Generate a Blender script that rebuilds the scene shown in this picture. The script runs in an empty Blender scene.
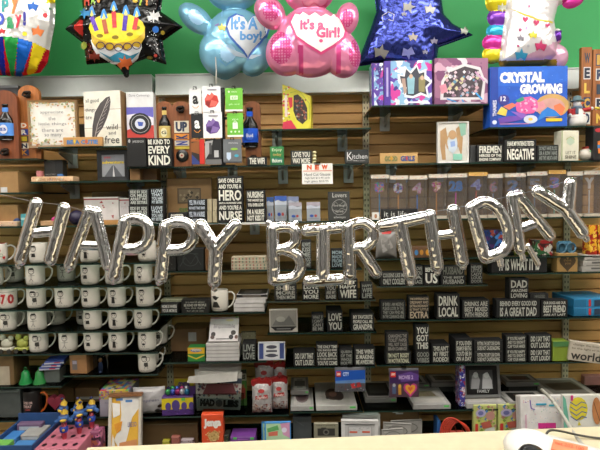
EXPO = 0.15
import bpy, bmesh, math, random
from mathutils import Vector, Matrix, noise
random.seed(7)
COL = bpy.context.scene.collection
F = 500.0; PITCH = math.radians(3.1); ROLL = math.radians(0.9); EYE = Vector((0, 0, 1.6))
WALL = 2.30; SF = 2.02
fw = Vector((0, math.cos(PITCH), -math.sin(PITCH))); r0 = Vector((1, 0, 0)); u0 = r0.cross(fw)
RT = r0*math.cos(ROLL) - u0*math.sin(ROLL); UP = r0*math.sin(ROLL) + u0*math.cos(ROLL)
def at(px, py, Y):
    d = fw + RT*((px-300)/F) + UP*((225-py)/F); return EYE + d*(Y/d.y)
def atz(px, py, Z):
    d = fw + RT*((px-300)/F) + UP*((225-py)/F); return EYE + d*((Z-EYE.z)/d.z)
def proj(p):
    v = p-EYE; k = F/v.dot(fw); return 300+v.dot(RT)*k, 225-v.dot(UP)*k
# ---------- materials
def lin(h):
    if isinstance(h, str): h = [int(h[i:i+2], 16)/255 for i in (0, 2, 4)]
    return tuple((c/12.92 if c <= .04045 else ((c+.055)/1.055)**2.4) for c in h) + (1,)
MC = {}
def mat(col, rough=.5, metal=0, var=.06, scale=30, bump=0, bscale=60, stretch=(1, 1, 1)):
    k = (col, rough, metal, var, scale, bump, bscale, stretch)
    if k in MC: return MC[k]
    m = bpy.data.materials.new('m_'+str(col)); m.use_nodes = True; nt = m.node_tree; b = nt.nodes['Principled BSDF']
    b.inputs['Roughness'].default_value = rough; b.inputs['Metallic'].default_value = metal
    c = lin(col); b.inputs['Base Color'].default_value = c
    tc = nt.nodes.new('ShaderNodeTexCoord'); mp = nt.nodes.new('ShaderNodeMapping'); mp.inputs['Scale'].default_value = stretch
    nt.links.new(tc.outputs['Object'], mp.inputs['Vector'])
    if var:
        n = nt.nodes.new('ShaderNodeTexNoise'); n.inputs['Scale'].default_value = scale; n.inputs['Detail'].default_value = 4
        nt.links.new(mp.outputs[0], n.inputs['Vector'])
        r = nt.nodes.new('ShaderNodeValToRGB'); r.color_ramp.elements[0].position = .3; r.color_ramp.elements[1].position = .7
        r.color_ramp.elements[0].color = tuple(x*(1-var*2) for x in c[:3])+(1,); r.color_ramp.elements[1].color = tuple(min(1, x*(1+var)) for x in c[:3])+(1,)
        nt.links.new(n.outputs[0], r.inputs[0]); nt.links.new(r.outputs[0], b.inputs['Base Color'])
    if bump:
        n2 = nt.nodes.new('ShaderNodeTexNoise'); n2.inputs['Scale'].default_value = bscale; n2.inputs['Detail'].default_value = 3
        nt.links.new(mp.outputs[0], n2.inputs['Vector']); bp = nt.nodes.new('ShaderNodeBump'); bp.inputs['Strength'].default_value = bump
        bp.inputs['Distance'].default_value = .004; nt.links.new(n2.outputs[0], bp.inputs['Height']); nt.links.new(bp.outputs[0], b.inputs['Normal'])
    MC[k] = m; return m
def busy(cols, scale=40, rough=.3):
    k = ('busy', tuple(cols), scale, rough)
    if k in MC: return MC[k]
    m = bpy.data.materials.new('m_busy'); m.use_nodes = True; nt = m.node_tree; b = nt.nodes['Principled BSDF']; b.inputs['Roughness'].default_value = rough
    tc = nt.nodes.new('ShaderNodeTexCoord'); n0 = nt.nodes.new('ShaderNodeTexNoise'); n0.inputs['Scale'].default_value = scale*.7
    mx = nt.nodes.new('ShaderNodeMixRGB'); mx.inputs[0].default_value = .06
    v = nt.nodes.new('ShaderNodeTexVoronoi'); v.inputs['Scale'].default_value = scale
    nt.links.new(tc.outputs['Object'], n0.inputs['Vector']); nt.links.new(tc.outputs['Object'], mx.inputs[1]); nt.links.new(n0.outputs[1], mx.inputs[2]); nt.links.new(mx.outputs[0], v.inputs['Vector'])
    sp = nt.nodes.new('ShaderNodeSeparateColor'); nt.links.new(v.outputs['Color'], sp.inputs[0])
    r = nt.nodes.new('ShaderNodeValToRGB'); cr = r.color_ramp; cr.interpolation = 'CONSTANT'
    for i, c in enumerate(cols):
        e = cr.elements[i] if i < 2 else cr.elements.new(i/len(cols))
        e.position = i/len(cols); e.color = lin(c)
    nt.links.new(sp.outputs[0], r.inputs[0]); nt.links.new(r.outputs[0], b.inputs['Base Color']); MC[k] = m; return m
def clear(tint='dfe8e4', gl=.12, rough=.05, haze=0):
    k = ('clear', tint, gl, rough, haze)
    if k in MC: return MC[k]
    m = bpy.data.materials.new('m_clear'); m.use_nodes = True; nt = m.node_tree; nt.nodes.remove(nt.nodes['Principled BSDF'])
    t = nt.nodes.new('ShaderNodeBsdfTransparent'); t.inputs[0].default_value = lin(tint)
    g = nt.nodes.new('ShaderNodeBsdfGlossy'); g.inputs['Roughness'].default_value = rough
    lw = nt.nodes.new('ShaderNodeLayerWeight'); lw.inputs[0].default_value = gl
    x = nt.nodes.new('ShaderNodeMixShader'); nt.links.new(lw.outputs['Fresnel'], x.inputs[0]); nt.links.new(t.outputs[0], x.inputs[1]); nt.links.new(g.outputs[0], x.inputs[2])
    if haze:
        df = nt.nodes.new('ShaderNodeBsdfDiffuse'); df.inputs[0].default_value = (.8, .78, .78, 1); x2 = nt.nodes.new('ShaderNodeMixShader'); x2.inputs[0].default_value = haze; nt.links.new(x.outputs[0], x2.inputs[1]); nt.links.new(df.outputs[0], x2.inputs[2]); x = x2
    nt.links.new(x.outputs[0], nt.nodes['Material Output'].inputs[0]); MC[k] = m; return m
def foilmat(col, rough=.12, metal=1.0, bump=.25, bscale=22):
    return mat(col, rough, metal, .02, 20, bump, bscale)
def M(c):
    if isinstance(c, bpy.types.Material): return c
    return mat(c, .45)
# ---------- objects
def obj(name, bm, mats, parent=None, smooth=False, loc=None):
    me = bpy.data.meshes.new(name)
    if smooth:
        for f in bm.faces: f.smooth = True
    bm.to_mesh(me); bm.free()
    for m in (mats if isinstance(mats, (list, tuple)) else [mats]): me.materials.append(M(m))
    o = bpy.data.objects.new(name, me); COL.objects.link(o)
    if parent: o.parent = parent
    if loc is not None: o.location = loc
    return o
def tag(o, label, cat, group=None):
    o['label'] = label; o['category'] = cat
    if group: o['group'] = group
    return o
def empty(name, loc, rz=0):
    o = bpy.data.objects.new(name, None); COL.objects.link(o); o.location = loc; o.rotation_euler = (0, 0, rz); o.empty_display_size = .02; return o
def struct(o): o['kind'] = 'structure'; return o
def dup(root, loc, rz=None):
    r = root.copy(); COL.objects.link(r); r.location = loc
    if rz is not None: r.rotation_euler = (0, 0, rz)
    for ch in list(root.children):
        c = ch.copy(); COL.objects.link(c); c.parent = r
        for g in ch.children:
            d = g.copy(); COL.objects.link(d); d.parent = c
    return r
def abox(bm, x0, x1, y0, y1, z0, z1, mi=0, bev=0):
    vs = [bm.verts.new((x, y, z)) for x in (x0, x1) for y in (y0, y1) for z in (z0, z1)]
    fs = [bm.faces.new([vs[i] for i in q]) for q in ((0, 1, 3, 2), (4, 6, 7, 5), (0, 4, 5, 1), (2, 3, 7, 6), (0, 2, 6, 4), (1, 5, 7, 3))]
    for f in fs: f.material_index = mi
    if bev:
        es = list({e for f in fs for e in f.edges}); r = bmesh.ops.bevel(bm, geom=es, offset=bev, segments=1, affect='EDGES')
    return vs
def prism(bm, pts, y0, y1, mi=0):
    a = [bm.verts.new((x, y0, z)) for x, z in pts]; b = [bm.verts.new((x, y1, z)) for x, z in pts]; n = len(pts); fs = []
    fs.append(bm.faces.new(a)); fs.append(bm.faces.new(b[::-1]))
    for i in range(n): fs.append(bm.faces.new((a[i], b[i], b[(i+1) % n], a[(i+1) % n])))
    for f in fs: f.material_index = mi
    return fs
def lathe(bm, prof, n=24, c=(0, 0, 0), sy=1, mi=0, mfun=None):
    rings = []
    for r, z in prof:
        rings.append([bm.verts.new((c[0]+r*math.cos(2*math.pi*i/n), c[1]+sy*r*math.sin(2*math.pi*i/n), c[2]+z)) for i in range(n)])
    for k in range(len(rings)-1):
        for i in range(n):
            f = bm.faces.new((rings[k][i], rings[k][(i+1) % n], rings[k+1][(i+1) % n], rings[k+1][i])); f.smooth = True
            f.material_index = mfun(k) if mfun else mi
    for rg, p in ((rings[0], prof[0]), (rings[-1], prof[-1])):
        if p[0] > 1e-4:
            f = bm.faces.new(rg); f.material_index = mfun(0 if rg is rings[0] else len(rings)-2) if mfun else mi
def ell(bm, c, r, n=16, m=10, mi=0):
    prof = [(max(1e-5, math.sin(math.pi*k/m)), -math.cos(math.pi*k/m)) for k in range(m+1)]
    rings = [[bm.verts.new((c[0]+r[0]*a*math.cos(2*math.pi*i/n), c[1]+r[1]*a*math.sin(2*math.pi*i/n), c[2]+r[2]*b)) for i in range(n)] for a, b in prof]
    for k in range(m):
        for i in range(n):
            f = bm.faces.new((rings[k][i], rings[k][(i+1) % n], rings[k+1][(i+1) % n], rings[k+1][i])); f.smooth = True; f.material_index = mi
def tube(bm, pts, r, n=8, mi=0, r1=None):
    pts = [Vector(p) for p in pts]; rings = []
    for i, p in enumerate(pts):
        t = (pts[min(i+1, len(pts)-1)]-pts[max(i-1, 0)]).normalized()
        a = t.cross(Vector((0, 1, 0)) if abs(t.y) < .9 else Vector((1, 0, 0))).normalized(); b = t.cross(a)
        rr = r if r1 is None else r+(r1-r)*i/(len(pts)-1)
        rings.append([bm.verts.new(p+a*(rr*math.cos(2*math.pi*k/n))+b*(rr*math.sin(2*math.pi*k/n))) for k in range(n)])
    for k in range(len(rings)-1):
        for i in range(n):
            f = bm.faces.new((rings[k][i], rings[k][(i+1) % n], rings[k+1][(i+1) % n], rings[k+1][i])); f.smooth = True; f.material_index = mi
    for rg in (rings[0], rings[-1]): bm.faces.new(rg).material_index = mi
def spline(pts, n=6):
    P = [Vector(p) for p in pts]; P = [P[0]]+P+[P[-1]]; out = []
    for i in range(1, len(P)-2):
        for k in range(n):
            t = k/n; a, b, c, d = P[i-1], P[i], P[i+1], P[i+2]
            out.append(.5*((2*b)+(c-a)*t+(2*a-5*b+4*c-d)*t*t+(3*b-a-3*c+d)*t**3))
    out.append(P[-2]); return out
# ---------- text
TX = {}
def tmesh(s, bold=.02):
    k = (s, bold)
    if k in TX: return TX[k]
    cu = bpy.data.curves.new('t', 'FONT'); cu.body = s; cu.size = 1; cu.resolution_u = 2; cu.offset = bold
    o = bpy.data.objects.new('t', cu); me = o.to_mesh()
    vs = [(v.co.x, v.co.y) for v in me.vertices]; fs = [tuple(p.vertices) for p in me.polygons]
    o.to_mesh_clear(); bpy.data.objects.remove(o); bpy.data.curves.remove(cu)
    if not vs: vs = [(0, 0), (1, 0), (1, 1)]; fs = []
    x0 = min(v[0] for v in vs); x1 = max(v[0] for v in vs); y0 = min(v[1] for v in vs); y1 = max(v[1] for v in vs)
    vs = [((x-x0)/(x1-x0+1e-9), (y-y0)/(y1-y0+1e-9)) for x, y in vs]
    TX[k] = (vs, fs); return TX[k]
def lay(n): return .0003*n if n < 10 else .003+.00004*(n-10)
class Deco:
    """flat print on a face; fn maps (u,v,layer) with v measured downward to a local point"""
    def __init__(s, fn): s.fn = fn; s.p = bmesh.new(); s.t = bmesh.new(); s.ly = {b: b.verts.layers.float.new('n') for b in (s.p, s.t)}; s.pm = []; s.tm = []; s.n = 0
    def mi(s, L, c):
        m = M(c)
        if m not in L: L.append(m)
        return L.index(m)
    def poly(s, pts, c, faces=None, text=False):
        bm, L = (s.t, s.tm) if text else (s.p, s.pm); i = s.mi(L, c)
        vs = [bm.verts.new(s.fn(u, v, s.n)) for u, v in pts]
        for v in vs: v[s.ly[bm]] = s.n
        for f in (faces or [range(len(pts))]):
            try: bm.faces.new([vs[k] for k in f]).material_index = i
            except ValueError: pass
    def add(s, it, asp=1.0):
        k = it[0]; s.n += 1
        if k == 'T':
            _, tx, a, b, c, d, col = it[:7]; bold = it[7] if len(it) > 7 else .02; rot = it[8] if len(it) > 8 else 0
            vs, fs = tmesh(tx, bold)
            if rot: pts = [(c-(c-a)*y, d-(d-b)*x) for x, y in vs]
            else: pts = [(a+x*(c-a), d-y*(d-b)) for x, y in vs]
            s.poly(pts, col, fs, True)
        elif k == 'R': _, a, b, c, d, col = it; s.poly([(a, d), (c, d), (c, b), (a, b)], col)
        elif k == 'E':
            _, a, b, c, d, col = it; s.poly([(a+c*math.cos(t*math.pi/8), b+d*math.sin(t*math.pi/8)) for t in range(16)], col)
        elif k == 'S':
            _, a, b, r, col = it; s.poly([(a+r*(1 if t % 2 == 0 else .45)*math.cos(t*math.pi/5-math.pi/2), b+r*asp*(1 if t % 2 == 0 else .45)*math.sin(t*math.pi/5-math.pi/2)) for t in range(10)], col)
        elif k == 'P': _, pts, col = it; s.poly(pts, col)
        elif k == 'O':
            _, a, b, c, d, w, col = it; n = 16
            pts = [(a+c*math.cos(t*2*math.pi/n), b+d*math.sin(t*2*math.pi/n)) for t in range(n)]+[(a+(c-w)*math.cos(t*2*math.pi/n), b+(d-w*asp)*math.sin(t*2*math.pi/n)) for t in range(n)]
            s.poly(pts, col, [(t, (t+1) % n, n+(t+1) % n, n+t) for t in range(n)])
        elif k == 'L':
            _, P, w, col = it; pts = []; fs = []
            for i, (x, y) in enumerate(P):
                a = P[max(0, i-1)]; b = P[min(len(P)-1, i+1)]; dx = b[0]-a[0]; dy = (b[1]-a[1])/asp; L = math.hypot(dx, dy) or 1
                nx, ny = -dy/L*w/2, dx/L*w/2*asp; pts += [(x+nx, y+ny), (x-nx, y-ny)]
                if i: j = 2*i; fs.append((j-2, j-1, j+1, j))
            s.poly(pts, col, fs)
        elif k == 'D':   # scattered confetti dots
            _, a, b, c, d, n, cols, r = it; rr = random.Random(n*7+int(a*100))
            for _i in range(n):
                s.n += .04; x, y = rr.uniform(a, c), rr.uniform(b, d); q = rr.uniform(.5, 1)*r
                s.poly([(x-q, y), (x, y+q*asp), (x+q, y), (x, y-q*asp)], rr.choice(cols))
    def done(s, parent, pn='printed_artwork', tn='lettering'):
        for bm, L, n in ((s.p, s.pm, pn), (s.t, s.tm, tn)):
            if len(bm.faces): obj(n, bm, L, parent)
            else: bm.free()
def deco(o, w, h, y, items, z0=0, pn='printed_artwork', x0=0):
    d = Deco(lambda u, v, n: (x0+(u-.5)*w, y-.0006-lay(n), z0+h*(1-v)))
    for it in items: d.add(it, w/h)
    d.done(o, pn)
def lines(ls, col='e8e6dc', m=.07, gap=.05, bold=.03):
    """stack lines of words over the whole face; each is (text, weight)"""
    ls = [(l, 1) if isinstance(l, str) else l for l in ls]; tot = sum(w for _, w in ls)+gap*3*(len(ls)-1); v = m; H = 1-2*m; out = []
    for l, w in ls:
        hh = H*w/tot; out.append(('T', l, m, v, 1-m, v+hh, col, bold)); v += hh+H*gap*3/tot
    return out
# ---------- shelves
SHELF = []
def Z(x, y, Y=SF): return at(x, y, Y).z
glass_edge = mat('243830', .15)
def shelf(label, x0, x1, y, br=(), Yf=SF, dark=False):
    xc = (x0+x1)/2; z = at(xc, y, Yf).z; a = at(x0, y, Yf).x; b = at(x1, y, Yf).x
    bm = bmesh.new(); abox(bm, a, b, Yf, WALL-.012, z-.006, z)
    for f in bm.faces: f.material_index = 0 if abs(f.normal.z) > .5 else 0
    bm.normal_update()
    for f in bm.faces: f.material_index = 0 if abs(f.normal.z) > .5 else 1
    o = obj('glass_shelf', bm, [clear('d2ddd8', .14, .12), glass_edge]); tag(o, label, 'shelf', 'glass shelves on the slatted wall')
    for i, bx in enumerate(br): bracket(at(bx, y, WALL).x, z, bx, y)
    return dict(z=z, Yf=Yf)
BR = [None]
def bracket(x, z, px, py):
    if BR[0] is None:
        e = empty('shelf_bracket', (x, WALL-.012, z-.007)); bm = bmesh.new(); abox(bm, -.022, .022, -.010, 0, -.062, 0, 0, .002); obj('wall_plate', bm, mat('d5d8d8', .35), e)
        bm = bmesh.new(); a = [(-.010, -.001), (-.13, -.001), (-.13, -.008), (-.010, -.045)]
        v1 = [bm.verts.new((-.004, y, zz)) for y, zz in a]; v2 = [bm.verts.new((.004, y, zz)) for y, zz in a]
        bm.faces.new(v1); bm.faces.new(v2[::-1])
        for i in range(4): bm.faces.new((v1[i], v2[i], v2[(i+1) % 4], v1[(i+1) % 4]))
        obj('arm', bm, mat('b4b8b8', .4), e); BR[0] = e
    else: e = dup(BR[0], (x, WALL-.012, z-.007))
    tag(e, f'grey bracket under a glass shelf, about {"left" if px<200 else "centre" if px<400 else "right"} of the wall, {"top" if py<130 else "upper" if py<200 else "lower"} rows', 'bracket', f'shelf brackets {"left" if px<200 else "centre" if px<400 else "right"} {"top" if py<130 else "upper" if py<200 else "lower"}')
    return e
# ---------- items on shelves
def place(S, x0, x1, yt, ins=.01, z=None, d=.04):
    Yc = S['Yf']+ins; zb = S['z']+.0005 if z is None else z; 
    p = at((x0+x1)/2, yt, Yc); h = p.z-zb
    # x from the base centre
    q = at((x0+x1)/2, proj(Vector((p.x, Yc, zb+h/2)))[1], Yc)
    w = (x1-x0-.4)*Yc/F
    return Vector((q.x, Yc+d/2, zb)), w, max(h, .004)
def I(name, label, cat, S, x0, x1, yt, d=.045, col='222222', dec=(), grp=None, ins=.01, rz=0, tilt=0, z=None, bev=.0015, hh=None):
    loc, w, h = place(S, x0, x1, yt, ins, z, d)
    if hh: h = hh
    bm = bmesh.new(); abox(bm, -w/2, w/2, -d/2, d/2, 0, h, 0, min(bev, w/8, h/8, d/8))
    o = obj(name, bm, col, loc=loc); o.rotation_euler = (math.radians(-tilt), 0, math.radians(rz)); tag(o, label, cat, grp)
    if tilt: o.location.z += d/2*math.sin(math.radians(tilt))
    if dec: deco(o, w, h, -d/2, dec)
    o['_w'] = w; o['_h'] = h; del o['_w'], o['_h']
    return dict(o=o, w=w, h=h, top=loc.z+h+.0005, loc=loc, d=d)
BLACK = mat('0e0e0e', .75)
SIGNS = 'black box signs with white block letters'
def SG(S, x0, x1, yt, ls, words, d=.045, m=.08, ink='dedccf', frame=True, col=None, **k):
    dec = ([('L', [(.03, .04), (.97, .04), (.97, .96), (.03, .96), (.03, .04)], .010, '4a4a46')] if frame else []) + lines(ls, ink, m)
    return I('box_sign', words, 'sign', S, x0, x1, yt, d, col or BLACK, dec, SIGNS, **k)
def ring(bm, w, h, b, y0, y1, mi=0, z0=0):
    o = [(-w/2, z0), (w/2, z0), (w/2, z0+h), (-w/2, z0+h)]; i = [(-w/2+b, z0+b), (w/2-b, z0+b), (w/2-b, z0+h-b), (-w/2+b, z0+h-b)]
    for a, c in ((o, i),):
        vo = [[bm.verts.new((x, y, z)) for x, z in a] for y in (y0, y1)]; vi = [[bm.verts.new((x, y, z)) for x, z in c] for y in (y0+.002, y1)]
        for k in range(4):
            j = (k+1) % 4
            for q in ((vo[0][k], vo[0][j], vi[0][j], vi[0][k]), (vo[0][k], vo[1][k], vo[1][j], vo[0][j]), (vi[0][k], vi[0][j], vi[1][j], vi[1][k]), (vo[1][k], vi[1][k], vi[1][j], vo[1][j])):
                bm.faces.new(q).material_index = mi
def FR(label, S, x0, x1, yt, b=.012, d=.02, fcol='2a2724', pic='d8d8d8', dec=(), grp=None, ins=.02, tilt=0, rz=0, z=None, name='picture_frame', cat='picture frame', hh=None, glaze=False):
    loc, w, h = place(S, x0, x1, yt, ins, z, d)
    if hh: h = hh
    bm = bmesh.new(); ring(bm, w, h, b, -d/2, d/2); bmesh.ops.recalc_face_normals(bm, faces=bm.faces)
    o = obj(name, bm, fcol, loc=loc); o.rotation_euler = (math.radians(-tilt), 0, math.radians(rz)); tag(o, label, cat, grp)
    if tilt: o.location.z += d/2*math.sin(math.radians(tilt))+.0005
    bm = bmesh.new(); abox(bm, -w/2+b, w/2-b, -d/2+.006, d/2-.001, b, h-b); p = obj('picture', bm, pic, o)
    if dec: deco(p, w-2*b, h-2*b, -d/2+.006, dec, z0=b)
    return dict(o=o, w=w, h=h, top=loc.z+h+.0005, loc=loc)
def pillow(bm, w, h, d, n=14, z0=0, wr=.25, mi=0, seed=0):
    def P(i, j, s):
        u = -1+2*i/n; v = -1+2*j/n
        t = max(0, (1-abs(u)**2.6))**.6*max(0, (1-abs(v)**3))**.6
        nz = noise.noise(Vector((u*3+seed, v*3, s+seed)))*wr
        xs = 1-.06*abs(math.sin(v*3.1))*(1-abs(v))
        return (u*w/2*xs, s*(d/2*t*(1+nz)+.0006), z0+h*(v+1)/2)
    for s in (-1, 1):
        g = [[bm.verts.new(P(i, j, s)) for j in range(n+1)] for i in range(n+1)]
        for i in range(n):
            for j in range(n):
                q = (g[i][j], g[i+1][j], g[i+1][j+1], g[i][j+1]); f = bm.faces.new(q if s < 0 else q[::-1]); f.smooth = True; f.material_index = mi
def BAG(label, S, x0, x1, yt, d=.05, col='cccccc', dec=(), grp=None, name='snack_bag', cat='bag', z=None, ins=.01, rz=0, tilt=0, seed=0, hh=None):
    loc, w, h = place(S, x0, x1, yt, ins, z, d)
    if hh: h = hh
    bm = bmesh.new(); pillow(bm, w, h, d, seed=seed); o = obj(name, bm, col, loc=loc); o.rotation_euler = (math.radians(-tilt), 0, math.radians(rz)); tag(o, label, cat, grp)
    if dec: 
        D = Deco(lambda u, v, n: ((u-.5)*w, -(d/2*max(0, 1-abs(2*u-1)**2.6)**.6*max(0, 1-abs(2*v-1)**3)**.6*1.12+.0015+lay(n)), h*(1-v)))
        for it in dec: D.add(it, w/h)
        D.done(o)
    return dict(o=o, w=w, h=h, top=loc.z+h, loc=loc)
# ================= room
def plane_box(name, x0, x1, y0, y1, z0, z1, m):
    bm = bmesh.new(); abox(bm, x0, x1, y0, y1, z0, z1); return struct(obj(name, bm, m))
CEIL = 2.95
for i, (x, y, w, h, c) in enumerate(((-2.5, -2.2, .7, 2.1, '6c6a67'), (-1.25, -2.6, .45, 2.95, '7a7874'), (-.15, -2.3, .55, 1.9, '605e5b'), (1.3, -2.3, .6, 2.0, '6c6a67'), (2.4, -2.5, .5, 2.95, '7a7874'))):  # unseen grey blocks added behind the camera for the silver letters to reflect
    bm = bmesh.new(); abox(bm, x-w/2, x+w/2, y-.15, y+.15, 0, h-.001); struct(obj('reflection_block', bm, mat(c, .6)))
for i, (x, y) in enumerate(((-3.0, .2), (-3.0, -1.2), (3.0, .2), (3.0, -1.2))):  # more added blocks along the sides, only for reflections in the foil
    bm = bmesh.new(); abox(bm, x-.15, x+.15, y-.35, y+.35, 0, 2.0); struct(obj('reflection_block', bm, mat('7a7874', .6)))
plane_box('floor', -3.2, 3.2, -3, 2.5, -.05, 0, mat('8f8b85', .35, var=.1, scale=3))
plane_box('ceiling', -3.2, 3.2, -3, 2.5, CEIL, CEIL+.05, mat('e6e4dc', .9))
plane_box('wall_left', -3.25, -3.2, -3, 2.5, 0, CEIL, mat('b0aeab', .8))
plane_box('wall_right', 3.2, 3.25, -3, 2.5, 0, CEIL, mat('b0aeab', .8))
plane_box('wall_front', -3.2, 3.2, -3.05, -3, 0, CEIL, mat('cfcdca', .8))
plane_box('wall_back', -3.2, 3.2, 2.36, 2.42, 0, CEIL, mat('3fae62', .6, var=.03, scale=2))
# slatted panelling in front of the green wall
zt = Z(300, 93, WALL)
bm = bmesh.new(); pitch = 10.55*WALL/F; z = zt; prof = []
while z > 0:
    lo = max(0, z-pitch); prof += [(WALL, z), (WALL, lo+.007), (WALL+.001, lo+.006), (WALL+.014, lo+.006), (WALL+.014, lo+.0005)]; z = lo
prof = [p for p in prof]
vl = [bm.verts.new((-3.15, y, zz)) for y, zz in prof]; vr = [bm.verts.new((3.15, y, zz)) for y, zz in prof]
for i in range(len(prof)-1): bm.faces.new((vl[i], vr[i], vr[i+1], vl[i+1]))
b1 = [bm.verts.new((x, WALL+.03, zz)) for x, zz in ((-3.15, prof[-1][1]), (3.15, prof[-1][1]), (3.15, zt), (-3.15, zt))]
bm.faces.new((vl[0], vr[0], b1[2], b1[3])); bm.faces.new(b1)
bmesh.ops.recalc_face_normals(bm, faces=bm.faces)
wood = mat('cf9f5f', .5, 0, .05, 5, 0, 30, (.8, 1, 26))
struct(obj('wall_slat_panel', bm, wood))
# pale valance strip along the top of the panelling, in four lengths
def pxx(p, Y): return at(p, 85, Y).x
for i, (a, b, lab) in enumerate(((-60, 151, 'left of the gap'), (155, 214.5, 'just right of the gap'), (215, 371, 'in the middle under the pink bear'), (371.5, 660, 'at the right behind the boxes'))):
    Yv = 2.25; bm = bmesh.new(); zb = Z(300, 93, Yv); zz = Z(300, 71.5, Yv)
    prof = [(Yv, zb), (Yv-.004, zb), (Yv-.004, zb+.005), (Yv+.001, zb+.005), (Yv+.012, zz-.005), (Yv+.006, zz-.005), (Yv+.006, zz), (Yv+.095, zz), (Yv+.095, zb)]
    A = [bm.verts.new((pxx(a, Yv), y, q)) for y, q in prof]; B = [bm.verts.new((pxx(b, Yv), y, q)) for y, q in prof]
    bm.faces.new(A); bm.faces.new(B[::-1])
    for k in range(len(prof)): bm.faces.new((A[k], B[k], B[(k+1) % len(prof)], A[(k+1) % len(prof)]))
    bmesh.ops.recalc_face_normals(bm, faces=bm.faces)
    tag(obj('valance_panel', bm, mat('e4eae6', .4, var=.015)), 'pale grey valance strip above the wooden wall, '+lab, 'valance', 'valance strips')
# metal standards
def standard(px, lab, w=.028):
    x = at(px, 225, WALL).x; e = empty('shelf_standard', (x, WALL-.006, .1)); h = zt-.1; bm = bmesh.new(); abox(bm, -w/2, w/2, -.005, .006, 0, h); obj('rail', bm, mat('dccfae', .4), e)
    bm = bmesh.new(); z = .01
    while z < h-.02:
        for s in (-1, 1): abox(bm, s*w*.25-.002, s*w*.25+.002, -.0058, -.0045, z, z+.011)
        z += .0245
    s = obj('slots', bm, mat('4a4333', .6), e); s['kind'] = 'stuff'
    tag(e, 'perforated cream metal shelf upright '+lab, 'shelf upright', 'shelf uprights')
standard(166, 'behind the last P of HAPPY'); standard(366.5, 'in the middle, above the R and T'); standard(566, 'at the right behind the heart plaque')
# ceiling lights; the pair behind the camera is added for letter reflections
for i, (x, y) in enumerate([(x, y) for y in (1.1, .2) for x in (-2.1, -.7, .7, 2.1)]+[(-.9, -1.8), (.9, -1.8)]):
    e = empty('ceiling_light', (x, y, CEIL)); bm = bmesh.new(); ring(bm, 1.24, .34, .02, -.03, 0); bmesh.ops.rotate(bm, verts=bm.verts, matrix=Matrix.Rotation(math.radians(-90), 3, 'X'))
    for v in bm.verts: v.co = Vector((v.co.x, v.co.y+0, -abs(v.co.z)))
    obj('frame', bm, 'eeeeee', e)
    bm = bmesh.new(); abox(bm, -.59, .59, .02, .32, -.02, -.004)
    m = bpy.data.materials.get('m_lamp')
    if not m:
        m = bpy.data.materials.new('m_lamp'); m.use_nodes = True; b = m.node_tree.nodes['Principled BSDF']; b.inputs['Emission Color'].default_value = (1, .965, .90, 1); b.inputs['Emission Strength'].default_value = 15; b.inputs['Base Color'].default_value = (1, 1, 1, 1)
    obj('diffuser', bm, m, e)
    tag(e, 'recessed ceiling light panel with cream frame over the shop', 'ceiling light', 'ceiling lights')
w = bpy.data.worlds.new('w'); bpy.context.scene.world = w; w.use_nodes = True; w.node_tree.nodes['Background'].inputs[0].default_value = (.5, .48, .42, 1); w.node_tree.nodes['Background'].inputs[1].default_value = .3
# ================= counter
CZ = 1.0
L = atz(88, 447.5, CZ); R = atz(600, 426.5, CZ); d = (R-L); L2 = L; R2 = L+d*1.35
bm = bmesh.new(); dr = Vector((0, -.7, 0)); pts = [L2, R2, R2+dr, L2+dr]
t = [bm.verts.new(p) for p in pts]; b = [bm.verts.new(p-Vector((0, 0, .035))) for p in pts]
bm.faces.new(t[::-1]); bm.faces.new(b)
for k in range(4): bm.faces.new((t[k], t[(k+1) % 4], b[(k+1) % 4], b[k]))
bmesh.ops.recalc_face_normals(bm, faces=bm.faces)
ct = obj('sales_counter', bm, mat('c9bd9f', .45, var=.03)); tag(ct, 'long cream laminate sales counter along the bottom of the picture', 'counter')
bm = bmesh.new(); ins = Vector((.03, -.05, 0)); p4 = [L2+ins, R2+Vector((-.03, -.05, 0)), R2+dr+Vector((-.03, .05, 0)), L2+dr+Vector((.03, .05, 0))]
t = [bm.verts.new((p.x, p.y, CZ-.036)) for p in p4]; b = [bm.verts.new((p.x, p.y, 0.001)) for p in p4]
for k in range(4): bm.faces.new((t[k], t[(k+1) % 4], b[(k+1) % 4], b[k]))
obj('base_panel', bm, mat('8c7a5c', .6), ct)
# handheld scanner on the counter
def cpt(px, py, dz=0): return atz(px, py, CZ+dz)
e = empty('barcode_scanner', cpt(543, 455)); o0 = e.location
bm = bmesh.new(); c = atz(531, 449, CZ+.03)-o0; ell(bm, (c.x, c.y, .034), (.058, .06, .033), 28, 14)
obj('head', bm, mat('dcdad5', .3), e)
bm = bmesh.new(); a = atz(545, 447, CZ+.03)-o0; b = atz(612, 462, CZ+.03)-o0
tube(bm, [(a.x-.02, a.y, .034), (a.x, a.y, .034), ((a.x+b.x)/2, (a.y+b.y)/2, .032), (b.x, b.y, .03)], .027, 14, r1=.02); obj('grip', bm, mat('c9c7c2', .35), e)
bm = bmesh.new(); P = [atz(x, y, CZ+.062)-o0 for x, y in ((553.5, 439), (588, 447), (586, 457), (551, 449))]; f = [bm.verts.new((p.x, p.y, .0625)) for p in P]; g = [bm.verts.new((p.x, p.y, .058)) for p in P]; bm.faces.new(f)
for k in range(4): bm.faces.new((f[k], g[k], g[(k+1) % 4], f[(k+1) % 4]))
st = obj('sticker', bm, mat('e8805c', .6), e); st['label'] = 'orange sticker with faint handwriting'
D = Deco(lambda u, v, n: (f0+(f1-f0)*u+(f3-f0)*v+Vector((0, 0, .0012)))); f0, f1, f2, f3 = [Vector((p.x, p.y, .0625)) for p in P]
D.add(('T', 'net 202 100', .08, .2, .9, .5, 'b4482c', 0)); D.done(st)
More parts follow.
